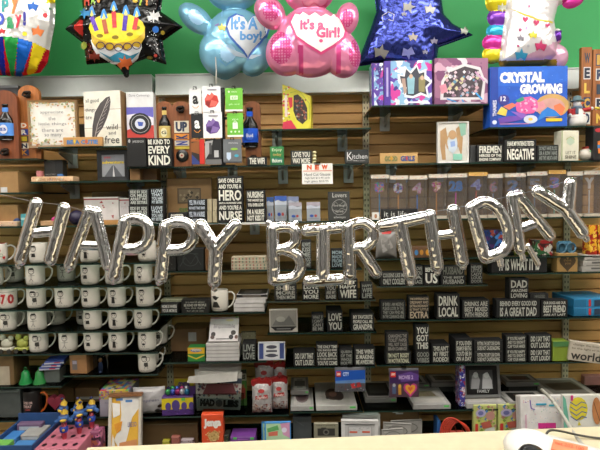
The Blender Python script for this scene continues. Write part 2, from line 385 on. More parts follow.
bm = bmesh.new(); c = atz(529, 452, CZ+.05)-o0; ell(bm, (c.x, c.y-.02, .045), (.03, .04, .028), 20, 8); obj('scan_window', bm, mat('2a2a2c', .1), e)
tag(e, 'off-white handheld scanner with orange sticker lying on the cream counter', 'scanner')
bm = bmesh.new(); P = [cpt(547, 439, .02), cpt(546, 435, .035), cpt(550, 430.5, .04), cpt(560, 431, .03), cpt(578, 435, .01), cpt(602, 438.5, .004), cpt(640, 441, .004)]
tube(bm, spline(P), .0028, 8); tag(obj('cable', bm, mat('3c3a36', .5)), 'thin dark cable looping up behind the scanner on the counter', 'cable')
bm = bmesh.new(); P = [at(541, 389, 1.42), at(553, 401, 1.40), at(565, 419, 1.32), at(577, 438, 1.20), at(590, 452, 1.12), at(606, 462, 1.09)]
tube(bm, spline(P), .0048, 8); tag(obj('cord', bm, mat('a6a399', .45)), 'thick grey cord slanting down over the party bags to the counter', 'cord')
bm = bmesh.new(); P = [at(572, 427, 1.29), at(576, 437, 1.235), at(580, 452, 1.2)]
tube(bm, spline(P), .004, 8); tag(obj('cord', bm, mat('8e8c84', .45)), 'short grey cord crossing under the thick one on the counter', 'cord')
# ================= foil balloons
def seg(x0, y0, x1, y1, r, r1=None, k=.8): return ('s', x0, y0, x1, y1, r, r if r1 is None else r1, k)
def el(cx, cy, rx, ry, rot=0, k=.6): return ('e', cx, cy, rx, ry, math.radians(rot), k)
def pg(pts, R, k=.8): return ('p', pts, R, k)
def pl(pts, r, k=.8):
    pts = [(p.x, p.y) for p in spline([(x, y, 0) for x, y in pts], 4)]; return [seg(*pts[i], *pts[i+1], r, None, k) for i in range(len(pts)-1)]
def foil(name, prims, Y, org, g=.0026, mats=('c0c0c0',), cfun=None, rim=.0028, wr=.0006, pleat=.0022, seed=0, parent=None, loc=None):
    """inflated two-sheet foil shape: returns object and a height function over local x,z"""
    s = Y/F; O = at(*org, Y)
    def q(x, y): p = at(x, y, Y)-O; return p.x, p.z
    LP = []
    for p in prims:
        if p[0] == 's': a = q(p[1], p[2]); b = q(p[3], p[4]); LP.append(('s', *a, *b, p[5]*s, p[6]*s, p[7]))
        elif p[0] == 'e': a = q(p[1], p[2]); LP.append(('e', *a, p[3]*s, p[4]*s, -p[5]+ROLL, p[6]))
        else: LP.append(('p', [q(*t) for t in p[1]], p[2]*s, p[3]))
    def ev(x, z):
        S = -1; H = 0
        for p in LP:
            if p[0] == 's':
                _, ax, az, bx, bz, r, r1, k = p; dx, dz = bx-ax, bz-az; t = max(0, min(1, ((x-ax)*dx+(z-az)*dz)/(dx*dx+dz*dz+1e-12)))
                R = r+(r1-r)*t; d = math.hypot(x-ax-t*dx, z-az-t*dz); e = R-d; h = k*math.sqrt(max(0, R*R-d*d))
            elif p[0] == 'e':
                _, cx, cz, rx, rz, a, k = p; u = (x-cx)*math.cos(a)+(z-cz)*math.sin(a); v = -(x-cx)*math.sin(a)+(z-cz)*math.cos(a)
                qq = math.hypot(u/rx, v/rz); e = (1-qq)*min(rx, rz); h = k*min(rx, rz)*math.sqrt(max(0, 1-qq*qq))
            else:
                _, P, R, k = p; dm = 9; ins = False; n = len(P)
                for i in range(n):
                    ax, az = P[i]; bx, bz = P[(i+1) % n]; dx, dz = bx-ax, bz-az; t = max(0, min(1, ((x-ax)*dx+(z-az)*dz)/(dx*dx+dz*dz+1e-12)))
                    dm = min(dm, math.hypot(x-ax-t*dx, z-az-t*dz))
                    if (az > z) != (bz > z) and x < (bx-ax)*(z-az)/(bz-az)+ax: ins = not ins
                e = dm if ins else -dm; m = min(1, max(0, e)/R); h = k*R*math.sqrt(max(0, 1-(1-m)**2))
            if e > S: S = e
            if h > H: H = h
        return S, H
    def hf(x, z):
        S, H = ev(x, z)
        if S <= 0: return .0004
        w = noise.noise(Vector((x*55+seed*3.1, z*55, seed)))*wr*2*min(1, S/.004)+noise.noise(Vector((x*170+seed, z*170, 5)))*pleat*max(0, 1-S/.009)*min(1, S/.0015)
        return max(.0004, H+w)
    ext = []
    for p in LP:
        if p[0] == 's': r = max(p[5], p[6])+rim; ext += [(p[1]-r, p[2]-r), (p[1]+r, p[2]+r), (p[3]-r, p[4]-r), (p[3]+r, p[4]+r)]
        elif p[0] == 'e': r = max(p[3], p[4])+rim; ext += [(p[1]-r, p[2]-r), (p[1]+r, p[2]+r)]
        else: ext += [(x-rim, z-rim) for x, z in p[1]]+[(x+rim, z+rim) for x, z in p[1]]
    x0 = min(t[0] for t in ext)-g; x1 = max(t[0] for t in ext)+g; z0 = min(t[1] for t in ext)-g; z1 = max(t[1] for t in ext)+g
    nx = int((x1-x0)/g)+2; nz = int((z1-z0)/g)+2
    G = [[ev(x0+i*g, z0+j*g)[0]+rim*(1+.35*noise.noise(Vector(((x0+i*g)*260, (z0+j*g)*260, seed+.5)))) for j in range(nz)] for i in range(nx)]
    bm = bmesh.new(); C = {}
    def vert(key, x, z, edge):
        if key not in C:
            h = .0004 if edge else hf(x, z)
            f = bm.verts.new((x, -h, z)); b = f if edge else bm.verts.new((x, h, z)); C[key] = (f, b)
        return C[key]
    for i in range(nx-1):
        for j in range(nz-1):
            cs = [(i, j), (i+1, j), (i+1, j+1), (i, j+1)]; sv = [G[a][b] for a, b in cs]
            if max(sv) <= 0: continue
            loop = []
            for k in range(4):
                a, b = cs[k], cs[(k+1) % 4]; sa, sb = sv[k], sv[(k+1) % 4]
                if sa > 0: loop.append(vert(a, x0+a[0]*g, z0+a[1]*g, False))
                if (sa > 0) != (sb > 0):
                    t = sa/(sa-sb); key = (min(a, b), max(a, b)); xx = x0+(a[0]+(b[0]-a[0])*t)*g; zz = z0+(a[1]+(b[1]-a[1])*t)*g; loop.append(vert(key, xx, zz, True))
            if len(loop) < 3: continue
            mi = 0
            if cfun: cx = x0+(i+.5)*g; cz = z0+(j+.5)*g; pp = proj(O+Vector((cx, -ev(cx, cz)[1], cz))); mi = cfun(*pp)
            for sd in (0, 1):
                vs = [l[sd] for l in loop]
                if len(set(vs)) < 3: continue
                try: f = bm.faces.new(vs if sd == 0 else vs[::-1]); f.smooth = True; f.material_index = mi
                except ValueError: pass
    o = obj(name, bm, list(mats), parent, loc=O if loc is None else loc)
    return o, hf, q
def decal(o, hf, q, items, off=.0016, pn='printed_artwork', tn='lettering'):
    """items in picture coordinates, laid on the curved surface"""
    O_ = o.location.copy()
    def q3(u, v):
        x, z = q(u, v)
        for _ in range(3):
            p = at(u, v, O_.y-hf(x, z))-O_; x, z = p.x, p.z
        return (x, 0, z)
    B = [bmesh.new(), bmesh.new()]; MM = [[], []]
    for n, it in enumerate(items):
        D = Deco(lambda u, v, k: q3(u, v)); D.add(it, 1)
        for w, (bm, L) in enumerate(((D.p, D.pm), (D.t, D.tm))):
            if len(bm.faces):
                bmesh.ops.triangulate(bm, faces=bm.faces)
                for _ in range(5):
                    es = [e for e in bm.edges if e.calc_length() > .0055]
                    if not es: break
                    bmesh.ops.subdivide_edges(bm, edges=es, cuts=1); bmesh.ops.triangulate(bm, faces=[f for f in bm.faces if len(f.verts) > 3])
                mp = {v: B[w].verts.new((v.co.x, -hf(v.co.x, v.co.z)-off-.00025*n/(1+n*.03), v.co.z)) for v in bm.verts}
                for f in bm.faces:
                    m = L[f.material_index]
                    if m not in MM[w]: MM[w].append(m)
                    try: g = B[w].faces.new([mp[v] for v in f.verts]); g.material_index = MM[w].index(m); g.smooth = True
                    except ValueError: pass
            bm.free()
    for bm, L, nm in ((B[0], MM[0], pn), (B[1], MM[1], tn)):
        if len(bm.faces): obj(nm, bm, L, o)
        else: bm.free()
LY = 1.86
silver = foilmat('f2f1f1', .06, 1, .05, 34)
LET = [
 ('H', 'first letter of HAPPY at the far left', (40, 235), [seg(36, 204, 20.5, 259, 6), seg(64, 209, 50.5, 259, 6), seg(36, 233, 58, 231, 4.2), seg(20, 259, 18.5, 266, 2.6), seg(50.5, 259, 49.5, 262, 3)]),
 ('A', 'second letter of HAPPY', (88, 240), [seg(85, 213, 66, 266, 5.6), seg(92, 214, 104.5, 266, 5.6), seg(85, 212, 92, 213, 5.6), seg(77, 246, 98, 247, 4), seg(65.5, 267, 64, 271, 2.4)]),
 ('P', 'first of the two P letters of HAPPY', (130, 245), [seg(125, 222, 114, 276, 6)]+pl([(125, 221), (136, 218.5), (146, 223), (149, 232), (146, 243), (136, 249), (122, 249)], 5)+[seg(114, 277, 113.5, 281, 3)]),
 ('P', 'second P of HAPPY, in front of the metal upright', (172, 245), [seg(163, 228, 158.5, 279, 6)]+pl([(163, 226), (174, 222.5), (185, 224), (191.5, 232), (190, 243), (181, 250), (163, 251)], 5)+[seg(158, 279, 156.5, 284, 2.6)]),
 ('Y', 'last letter of HAPPY, above the lone mug', (217, 250), [seg(201, 225.5, 214.5, 247, 6), seg(235, 225.5, 217, 248, 6), seg(216, 247, 214.5, 281, 6.2), seg(214.5, 282, 214.5, 289, 2.4)]),
 ('B', 'first letter of BIRTHDAY', (285, 255), [seg(272, 230, 273.5, 281, 5.6)]+pl([(272, 229), (287, 227.5), (295, 232), (295, 243), (287, 249), (275, 251)], 4.8)+pl([(286, 251), (297, 256), (301, 267), (294, 279), (275, 282)], 5)+[seg(286, 282, 286, 291, 2.4), seg(270, 225, 268, 223, 2), seg(294, 226, 296, 223, 2)]),
 ('I', 'second letter of BIRTHDAY', (323, 254), [seg(307, 230.5, 339, 227.5, 5.2), seg(323, 230, 323, 278, 6), seg(309, 281.5, 340, 279.5, 5.2)]),
 ('R', 'third letter of BIRTHDAY', (362, 250), [seg(349, 228, 350.5, 276, 6)]+pl([(349, 227), (363, 223), (373, 229), (374, 240), (366, 248), (353, 249.5)], 5)+[seg(361, 249, 377.5, 274, 5.4), seg(350.5, 277, 351, 285, 2.4)]),
 ('T', 'fourth letter of BIRTHDAY', (403, 245), [seg(382, 226, 423, 217.5, 5.6), seg(400, 224, 410.5, 275, 6), seg(410.5, 276, 411, 283, 2.6)]),
 ('H', 'fifth letter of BIRTHDAY, middle right', (448, 240), [seg(432, 216, 439.5, 267, 6), seg(456, 211, 465, 262, 6), seg(437, 236.5, 460, 234, 4), seg(439.5, 268, 440, 274, 2.4), seg(465, 263, 466, 268, 2.6)]),
 ('D', 'sixth letter of BIRTHDAY', (490, 230), [seg(471.5, 209.5, 484.5, 257, 5.4)]+pl([(471, 208), (484, 202), (497, 208), (506, 223), (508.5, 240), (502, 252), (486, 258)], 5.2)+[seg(499, 257, 501, 265, 2.6)]),
 ('A', 'seventh letter of BIRTHDAY', (533, 225), [seg(516, 199, 524, 250, 5.4), seg(523.5, 197.5, 554, 236, 5.4), seg(516, 197, 523, 195.5, 5.4), seg(523.5, 229.5, 538, 224, 4.2), seg(525, 252, 527, 260, 2.4), seg(532, 247, 542, 265, 2.2)]),
 ('Y', 'last letter of BIRTHDAY at the far right', (562, 208), [seg(538, 191.5, 564, 208, 5.8), seg(570.5, 184, 568, 207, 6), seg(565, 208, 582, 232, 6.2), seg(583, 233, 586.5, 239, 2.8)])]
for i, (ch, where, org, pr) in enumerate(LET):
    o, hf, q = foil('letter_balloon', pr, LY, org, g=.0022, mats=(silver,), seed=i, wr=.0006)
    o.location.y += (i % 2)*.032
    tag(o, f'silver foil letter {ch} balloon, {where}', 'letter balloon', 'silver foil letter balloons')
P = [at(x, y, LY+.004) for x, y in ((-120, 120), (-40, 185), (34, 202), (64, 205), (88, 212), (124, 218), (163, 224), (201, 224), (235, 224), (272, 226), (323, 227), (350, 224), (382, 223), (432, 212), (471, 205), (518, 194), (537, 190), (570, 180), (640, 150), (740, 90))]
bm = bmesh.new(); tube(bm, P, .0004, 4); tag(obj('ribbon', bm, mat('d8d8d4', .3)), 'thin pale ribbon threading the silver letters across the picture', 'ribbon')
# ---- figure balloons above the valance
BY = 2.08
def star(cx, cy, r, c, n=5, rot=0):
    return ('P', [(cx+r*(1 if t % 2 == 0 else .42)*math.cos(t*math.pi/n-math.pi/2+rot), cy+r*(1 if t % 2 == 0 else .42)*math.sin(t*math.pi/n-math.pi/2+rot)) for t in range(2*n)], c)
def word(s, x0, y0, x1, y1, c, b=.03): return ('T', s, x0, y0, x1, y1, c, b)
def balloon_col(c, r=.22, m=.55): return foilmat(c, r, m, .05, 18)
# birthday balloon, top left
def c1(x, y):
    ed = 36+ (x-0)**2*.006
    if x > 46 and y < 3: return 3
    if y < ed: return 0
    k = [(-30, 2), (-16, 4), (-9, 1), (3, 5)]
    t = (y-ed)/40
    for a, b, c, d, m in ((-8, 3, 2, 6, 5), (3, 18, 11, 14, 4), (18, 33, 15, 21, 1), (33, 46, 26, 31, 3)):
        if a+(c-a)*t < x < b+(d-b)*t: return m
    return 2
cm = [balloon_col(c) for c in ('e4e2de', '1a62c0', 'c81e2c', 'e8d020', '2c9a48', '1e2a9c')]
o, hf, q = foil('round_balloon', [pg([(-40, -70), (38, -70), (50, -30), (55, 5), (54, 25), (50, 45), (47, 62), (40, 72), (20, 76), (-10, 74), (-40, 70), (-52, 40), (-56, 0)], 34, .5)], BY, (0, 10), g=.004, mats=cm, cfun=c1, seed=20, wr=.0006)
tag(o, 'white birthday foil balloon with red, blue, green and yellow striped bottom, top left corner', 'balloon')
decal(o, hf, q, [star(33, 6, 6, '1a6ad0', rot=.1), star(37.5, 31, 6.5, 'e07838', rot=.15), star(2, 31, 4, 'c81e2c'), ('E', 45, 15, 2.4, 2.4, 'd03040'), ('E', 25, 34, 2.4, 2.1, 'e8d020'), ('E', 49, 8, 1.2, .8, '2c7a48'),
  word('p', 2, -2, 9, 12, '30a0a0', .05), word('y', 11, -3, 19, 14, 'e8803c', .05), word('p', -8, -2, 0, 12, 'd03050', .05), word('D', -6, 12, 5, 26, '2848b8', .05), word('a', 7, 17, 14, 29, '2c9a60', .05), word('y', 15.5, 15, 22, 28, 'd83048', .05), word('!', 23.5, 11.5, 26.5, 26, '30309c', .08)])
# black cake balloon
def c2(x, y):
    if x < 83 and y > 20 and x > 74 and abs(y-27) < (x-72)*.9: return 1
    if (x-85)**2+(y-52)**2 < 90 and noise.noise(Vector((x*.8, y*.8, 0))) > .05: return 2
    return 0
cm = [balloon_col('131313', .15), balloon_col('c03028'), balloon_col('7a2c18')]
o, hf, q = foil('star_balloon', [pg([(66, 29), (84, 14), (80, -28), (96, -20), (122, -45), (148, -20), (166, -26), (160, 12), (182, 27), (162, 41), (166, 64), (146, 58), (135, 62), (124, 71), (112, 62), (87, 64), (84, 43)], 26, .5), seg(125, 68, 126.5, 75, 4, 2)], BY, (123, 20), g=.0035, mats=cm, cfun=c2, seed=21, wr=.0006)
tag(o, 'black star-shaped foil balloon with a yellow birthday cake and candles', 'balloon')
it = [('P', [(93, 48), (96, 54), (112, 64), (126, 66), (138, 58), (142, 48), (141, 36), (91, 40)], 'd8dce0'), ('P', [(98, 51), (113, 62), (126, 64), (140, 52), (130, 56), (120, 52), (110, 57)], '2c88a8'), ('P', [(91, 30), (92, 42), (98, 50), (104, 47), (111, 51), (118, 47), (126, 51), (133, 46), (139, 48), (145, 38), (145, 26)], 'c8a428'),
  ('E', 117, 28, 28, 15, 'e8d428')]
for x, y in ((100, 36), (115.5, 37.5), (130, 34.5), (137, 28)): it.append(('E', x, y, 3.4, 2, '8a7418'))
for k, (x, y, x2, y2) in enumerate(((92, 17, 97, 31), (104, 20, 107, 34), (114, 12, 115, 28), (126, 16, 124.5, 31), (137, 18, 134.5, 30))):
    it.append(('L', [(x, y), (x2, y2)], 4.4, ('5a2cb0', 'b0542c', 'd82c34', '4a2ca8', 'd83030')[k]))
    it += [('P', [(x-3.5, y-2), (x-1.5, y-9), (x+.5, y-11), (x+2.5, y-7), (x+4, y-2), (x, y)], '2c8ad8'), ('P', [(x-1.6, y-1.5), (x, y-7), (x+2, y-1.5), (x, y)], 'e8e070')]
for k in range(5): it.append(('O', 101+k*9, 48-abs(k-2)*1.0, 4.6, 4, .9, '3c2450'))
it += [star(125, 63, 8, 'd0642c', 7), star(154, 17, 7, 'c8c8c8', 8), ('E', 156, 30, 3.2, 3.4, '3070c8'), ('E', 163, 33, 2, 2, 'b89c30'), ('E', 156, 56, 1.8, 1.8, 'c04038'), ('E', 150, 58, 3, 1.6, '8a8428'), ('E', 84.5, 46, 3, 4, '8a9428'), star(85, 14, 6, '2c80b8', 6), star(95, 57, 6, '8a3020', 6),
  ('D', 146, 0, 162, 62, 46, ['d8d8d8', '909090'], .7), ('D', 86, 2, 96, 58, 22, ['d8d8d8', 'b09c30'], .6), word('H', 85, -4, 90, 6, 'c83c28', .05), word('A', 91, -3, 96, 5, '8ab838', .05), word('P', 98, -5, 104, 3, 'e09030', .05), word('a', 133, -4, 138, 3, 'd8b030', .05), word('y', 139, -3, 144, 6, '9cc030', .05), word('!', 146, -3, 148.5, 6, 'e08828', .05)]
decal(o, hf, q, it)
# blue bear
cm = [balloon_col('86bfdc', .22, .4), balloon_col('9cc4e4', .3, .3)]
def c3(x, y):
    u, v = (x-196)*.7+(y-17)*.7, (x-196)*-.7+(y-17)*.7
    if (u/9)**2+(v/6)**2 < 1: return 1
    return 1 if ((x-228)/8)**2+((y-53)/9)**2 < 1 else 0
o, hf, q = foil('bear_balloon', [el(196, 19, 19, 11, 42, .7), el(236, 40, 30, 30, 0, .5), el(233, -16, 28, 26, 0, .6), el(222, 54, 21, 24, -30, .7), el(256, 56, 15, 20, 25, .7), el(225, 72, 8, 7, 0, .7)], BY+.06, (232, 25), g=.0035, mats=cm, cfun=c3, seed=22, wr=.0006)
tag(o, "pale blue teddy bear foil balloon with IT'S A BOY on a white heart", 'balloon')
def heart(cx, cy, w, h, c, n=20):
    pts = []
    for t in range(n):
        a = 2*math.pi*t/n; pts.append((cx+w/2*math.sin(a)**3, cy-h/2*(.8125*math.cos(a)-.3125*math.cos(2*a)-.125*math.cos(3*a)-.0625*math.cos(4*a))*1.1))
    return ('P', pts, c)
decal(o, hf, q, [('P', [(222, 45), (245, 55), (262, 55), (252, 59), (235, 56)], 'b4c4d4'), heart(248, 33, 46, 48, '2c5cb0'), heart(248, 32.5, 41, 43, 'd8dee6'), word("It's A", 231, 17, 258, 30, '5a9cdc', .04), word('boy!', 240, 31, 262, 43, '5a9cdc', .04), star(222, 27.5, 4.6, 'd8d060'), ('L', [(215, 26), (219, 24)], 1, '8858a0'),
  ('L', [(222, 8), (222, 17)], 1, '5c94c0'), ('L', [(218, 59), (226, 66), (234, 60)], 1, '4a88b8')])
# pink bear
cm = [balloon_col('f090b8', .18, .5), balloon_col('d84c8c', .2, .5), balloon_col('b82860', .2, .5)]
def c4(x, y):
    for cx, cy, rx, ry in ((271, 11, 8, 10), (347, 18, 6, 9), (281, 48, 11, 16), (355, 53, 6, 14)):
        if ((x-cx)/rx)**2+((y-cy)/ry)**2 < 1: return 1 if (int(x*.7) % 2 == 0 or int(y*.7) % 2 == 0) else 0
    if 297+(y-30)*.05 < x < 303 and 45 < y < 74: return 1
    if 336 < x < 341 and 45 < y < 74: return 1
    return 0
o, hf, q = foil('bear_balloon', [el(270, 13, 13, 17, -35, .7), el(311, 42, 34, 34, 0, .5), el(309, -14, 26, 26, 0, .6), el(347, 19, 10.5, 15, 15, .7), el(288, 52, 21, 23, 20, .7), el(341, 54, 18, 23, -15, .7)], BY-.10, (312, 25), g=.0035, mats=cm, cfun=c4, seed=23, wr=.0006)
tag(o, "pink teddy bear foil balloon with IT'S A GIRL on a white heart", 'balloon')
sh = [(291, 22), (295, 14), (300, 15), (303, 12), (309, 16), (315, 12.5), (321, 17), (326, 14), (331, 17), (334, 14), (339, 19), (345, 31), (343, 37), (333, 45), (321, 52), (308, 44), (297, 36)]
decal(o, hf, q, [('P', [(x+(x-320)*.09, y+(y-30)*.09+1) for x, y in sh], 'c83874'), ('P', sh, 'e8e6e0'), word("it's a", 300, 19, 324, 30, 'd04478', .05), word('Girl!', 316, 27, 340, 38, 'd04478', .05), ('E', 321, 41, 2, 1.8, 'd04478'),
   ('L', [(302, 1), (304, 6), (309, 7), (314, 3), (320, 7), (326, 5), (328, 0)], .9, 'b02c60')])
# blue star
cm = [balloon_col('39438f', .17, .8)]
o, hf, q = foil('star_balloon', [pg([(368, -30), (374, -12), (377, 12), (371, 30), (357, 66), (378, 63), (400, 66), (420, 72), (432, 80), (436, 60), (438, 47), (472, 35), (452, 24), (443, 14), (440, -8), (446, -34), (410, -22)], 24, .45)], BY+.09, (405, 25), g=.0032, mats=cm, seed=24, wr=.0008)
tag(o, 'dark blue star foil balloon with silver stars, behind the boxed dolls', 'balloon')
decal(o, hf, q, [star(409, 7, 7, 'a8a6a0', rot=.3), star(430, 9, 6, 'd0d0cc', rot=.1), star(413, 37, 5, 'b8aca0'), star(381, 52, 8, '8a8880', rot=.2), star(408, 53, 7, '7c80b8', rot=.5), star(464, 31, 4.5, 'c8c8c0', rot=.2), star(434, 41, 4, '8c88a0'), star(404, 14, 3, '9a98a8'), star(425, 52, 3, '9090a8'),
   ('L', [(383, 22), (382, 16), (388, 12), (394, 15), (393, 21), (388, 20)], 1, 'b0b0d0')])
# unicorn
cm = [balloon_col(c, .2, .35) for c in ('e6e2e4', 'e4d428', '7c3cb0', '38b0d8', 'd8389c', 'a07c20', 'dcaac4')]
def c5(x, y):
    if x < 507-(y)*.13 and y < 62:
        return 1 if y < 11 else 2 if y < 25 else 3 if y < 35 else 4 if y < 49 else 1
    if y > 59+ (558-x)*.03 and x < 557: return 5
    if x > 552 and y > 42 or (y > 65-(x-505)*.45 and x > 525) : return 6
    if x > 562 and y < 10: return 4
    return 0
o, hf, q = foil('unicorn_balloon', [pg([(508, -35), (506, 12), (502, 35), (499, 62), (505, 66), (540, 66), (556, 60), (556, 40), (553, 22), (557, 6), (572, -2), (570, -35)], 26, .6), el(497, 2, 11, 11, 0, .7), el(499, 18, 11, 9, 0, .7), el(497, 32, 10, 8, 0, .7), el(493, 43, 10, 8, 0, .7), el(492, 55, 9, 8, 0, .7), el(556, 57, 11.5, 12, 10, .7), seg(503, 63, 553, 61, 3.6), el(573, 1, 10, 6, -20, .7), seg(557, 40, 557, 33, 3.5)], BY, (530, 25), g=.0033, mats=cm, cfun=c5, seed=25, wr=.0006)
tag(o, 'white unicorn foil balloon with rainbow mane, hearts and stars, top right', 'balloon')
it = [('L', [(508, 9), (522, 14), (538, 20), (552, 23)], 1.6, 'd8c030'), star(521, 55, 7, '38a0c8', rot=.1), star(540.5, 46, 6.5, 'c03868', rot=.1), star(533, 35, 4.6, 'd8cc40'), star(520.5, 38, 4, '787480'), ('E', 520, 30, 1.8, 1.8, 'b04870'), ('E', 518, 46, 1.5, 1.5, 'b04870'), ('E', 528, 46, 1.3, 1.3, 'a0a0a8'), ('E', 526, 28, 1.3, 1.3, 'b080c8'), ('E', 529, 6.5, 1.4, 1.4, 'c07098'),
   heart(525, 19.5, 6, 6, 'c83468'), heart(536, 23, 6, 6, 'c83468'), heart(547, 25.5, 4.6, 5, 'c83468'), star(502, 8, 5, 'd8d8c8', 6)]
decal(o, hf, q, it)
bm = bmesh.new(); ell(bm, (0, 0, 0), (.018, .016, .022), 10, 8)
for v in bm.verts: v.co += Vector([noise.noise(v.co*90+Vector((k, 0, 0)))*.009 for k in range(3)])
tl = obj('tail', bm, balloon_col('6a34a0'), o); p = at(557.5, 36, BY-.03)-o.location; tl.location = p
bm = bmesh.new(); a = at(215.5, 57, BY-.09); b = at(216, 84, BY-.09); tube(bm, [a, (a+b)/2+Vector((.002, 0, 0)), b], .0022, 6); tag(obj('ribbon', bm, mat('d8d4cc', .4)), 'short white ribbon hanging from the blue bear balloon', 'ribbon')
# ================= shelves
L0 = shelf('glass shelf at the upper left edge, under the bottle opener boards', -60, 37, 159)
L1 = shelf('glass shelf under the floral quote frame and feather sign', 38, 126, 146.5, (74,))
L2 = shelf('glass shelf under the small black-framed picture at the upper left', 30, 158, 181, (76, 138))
L3 = shelf('short glass shelf at the left edge under a cardboard box', -60, 37, 193)
L4 = shelf('glass shelf behind the H and A of HAPPY', -60, 158, 226)
MR = [shelf(f'glass shelf of the mug rack, {w} from its top', -60, 158, y, ()) for y, w in ((264, 'first'), (286.5, 'second'), (309.5, 'third'), (332, 'fourth'), (354, 'fifth'))]
MF = shelf('glass shelf under the lowest single mug at the left', 62.5, 158, 375)
GL = shelf('glass shelf at the left edge holding green bells', -60, 61.5, 387)
BLS = shelf('low glass shelf at the left edge under the black mug', -60, 56, 421)
M0 = shelf('empty-looking top glass shelf under the yellow candy pack', 258, 371, 128.5, (277, 342))
M1 = shelf('long glass shelf under the gift cards and the NEW card', 127, 362, 165.5, (140, 182, 233, 283, 348))
M2 = shelf('glass shelf under the HERO NURSE sign', 165, 362, 222, (255,))
M3 = shelf('glass shelf behind the Y and B balloons', 165, 362, 270)
M4a = shelf('glass shelf under the lone mug and the stack of boxes', 159.5, 266, 313)
M4b = shelf('glass shelf under the WIFE sign', 267, 376, 300.5)
M5a = shelf('glass shelf under the crayon boxes', 163, 266.5, 362)
M5b = shelf('glass shelf under the LOVE YOU and GRANDPA signs', 267.5, 376.5, 332.5)
M6b = shelf('glass shelf under the LOOK BACK and WINE signs', 285, 375.5, 367)
M7 = shelf('low glass shelf under the word game magazines and candy bags', 128, 289, 416)
M7b = shelf('low glass shelf under the boxed lashes', 290, 363, 411.5)
R0 = shelf('high glass shelf under the boxed dolls', 372, 489, 104.5, (384, 452))
R0b = shelf('high glass shelf under the crystal kit and snowman', 489.5, 640, 126, (502,), dark=True)
R1 = shelf('long glass shelf under the NEGATIVE sign', 365, 640, 162, (390, 441, 520))
R2 = shelf('long glass shelf under the clear candle packs', 368, 640, 218)
R2b = shelf('glass shelf behind the T H and D balloons', 367, 640, 257)
R3a = shelf('glass shelf under the US and HUSBAND signs', 377, 488, 285.5)
R3b = shelf('glass shelf under the IT IS WHAT IT IS sign', 489, 640, 272.5)
R4 = shelf('long glass shelf under the DRINK LOCAL sign', 377.5, 640, 318.5)
R5 = shelf('long glass shelf under the OUT LOUD signs', 377, 640, 363)
R6 = shelf('low glass shelf under the flat frames at the right', 364, 640, 409)
B8 = shelf('lowest glass shelf just behind the counter', -60, 640, 488, (), 1.76)
# ================= upper left
def board(label, S, x0, x1, yt, seed=0, rnd=True, col='8a4f28', letters='', bottle=None, opener=True, disc=False, opz=.8, ins=.012, lz=(.45, .2)):
    loc, w, h = place(S, x0, x1, yt, ins, None, .02)
    pts = [(-w/2, 0), (w/2, 0)]
    if rnd: pts += [(w/2, h-.4*w)]+[(w/2*math.cos(a*math.pi/8), h-.4*w+.4*w*math.sin(a*math.pi/8)) for a in range(1, 8)]+[(-w/2, h-.4*w)]
    else: pts += [(w/2, h), (-w/2, h)]
    bm = bmesh.new(); prism(bm, pts, -.01, .01); bmesh.ops.recalc_face_normals(bm, faces=bm.faces)
    o = obj('bottle_opener_board' if opener else 'letter_board', bm, mat(col, .5, 0, .2, 9, 0, 60, (10, 1, 1)), loc=loc); tag(o, label, 'wall decoration', None)
    if opener:
        bm = bmesh.new(); c = h*opz; abox(bm, -.011, .011, -.016, -.0102, c-.014, c+.016, 0, .003); tube(bm, [(-.014, -.02, c+.006), (-.012, -.032, c-.006), (0, -.036, c-.012), (.012, -.032, c-.006), (.014, -.02, c+.006)], .004, 8)
        ell(bm, (0, -.022, c+.006), (.016, .010, .008), 12, 8); obj('opener', bm, mat('241c18', .35, .7), o)
    if bottle:
        bc, lc, r, zb, bh, cx = bottle; bm = bmesh.new()
        prof = [(r*.9, 0), (r, .006), (r, bh*.52), (r*.9, bh*.6), (r*.42, bh*.74), (r*.36, bh*.78), (r*.36, bh*.95), (r*.42, bh*.955), (r*.42, bh)]
        lathe(bm, prof, 20, (cx, -.011, zb), .55); b = obj('bottle_relief', bm, mat(bc, .15), o)
        bm = bmesh.new(); lathe(bm, [(r*1.03, bh*.12), (r*1.03, bh*.47)], 20, (cx, -.011, zb), .57); lathe(bm, [(r*.40, bh*.78), (r*.40, bh*.9)], 16, (cx, -.011, zb), .6); lb = obj('label', bm, mat(lc[0], .4), b)
        if len(lc) > 1:
            deco(lb, r*1.5, bh*.3, -.011-r*.6, [('E', .5, .5, .36, .42, lc[1]), ('T', lc[2], .22, .35, .78, .65, lc[3])], z0=zb+bh*.14, x0=cx)
    if letters:
        a, b = lz; n = len(letters); T = []
        for i, ch in enumerate(letters):
            v0 = a+(b-a)*i/n; v1 = a+(b-a)*(i+.86)/n; bg, fg = (('d8d0b8', '26304a'), ('1e2c5c', 'd8902c'), ('c86820', 'e8e0d0'), ('20368c', 'e0d8c8'), ('2a2620', 'c8b030'))[(i+seed) % 5]
            T += [('R', .02, v0, .42, v1, bg), ('T', ch, .08, v0+.008, .36, v1-.008, fg, .05)]
        deco(o, w, h, -.01, T)
    if disc:
        bm = bmesh.new(); ell(bm, (0, -.013, h*.17), (.026, .006, .026), 24, 6); dd = obj('vinyl_record', bm, mat('141414', .3), o)
        deco(dd, .02, .02, -.0195, [('E', .5, .5, .5, .5, 'c8bca8'), ('E', .5, .5, .2, .2, 'b04030')], z0=h*.17-.01)
    return o
board('dark wooden board with rounded top and a dark beer bottle, far left', L0, -8, 18, 90, col='7a4020', bottle=('16110d', ('4a7cc0', 'd8d8e0', 'B', '2c4c9c'), .030, .075, .145, .004), opz=.1, ins=.02)
board('wooden bottle opener board with coloured letter tiles beside the floral frame', L0, 19, 40, 85, 2, letters='DRINK', col='a8642c', opz=.87, ins=.052, lz=(.50, .96))
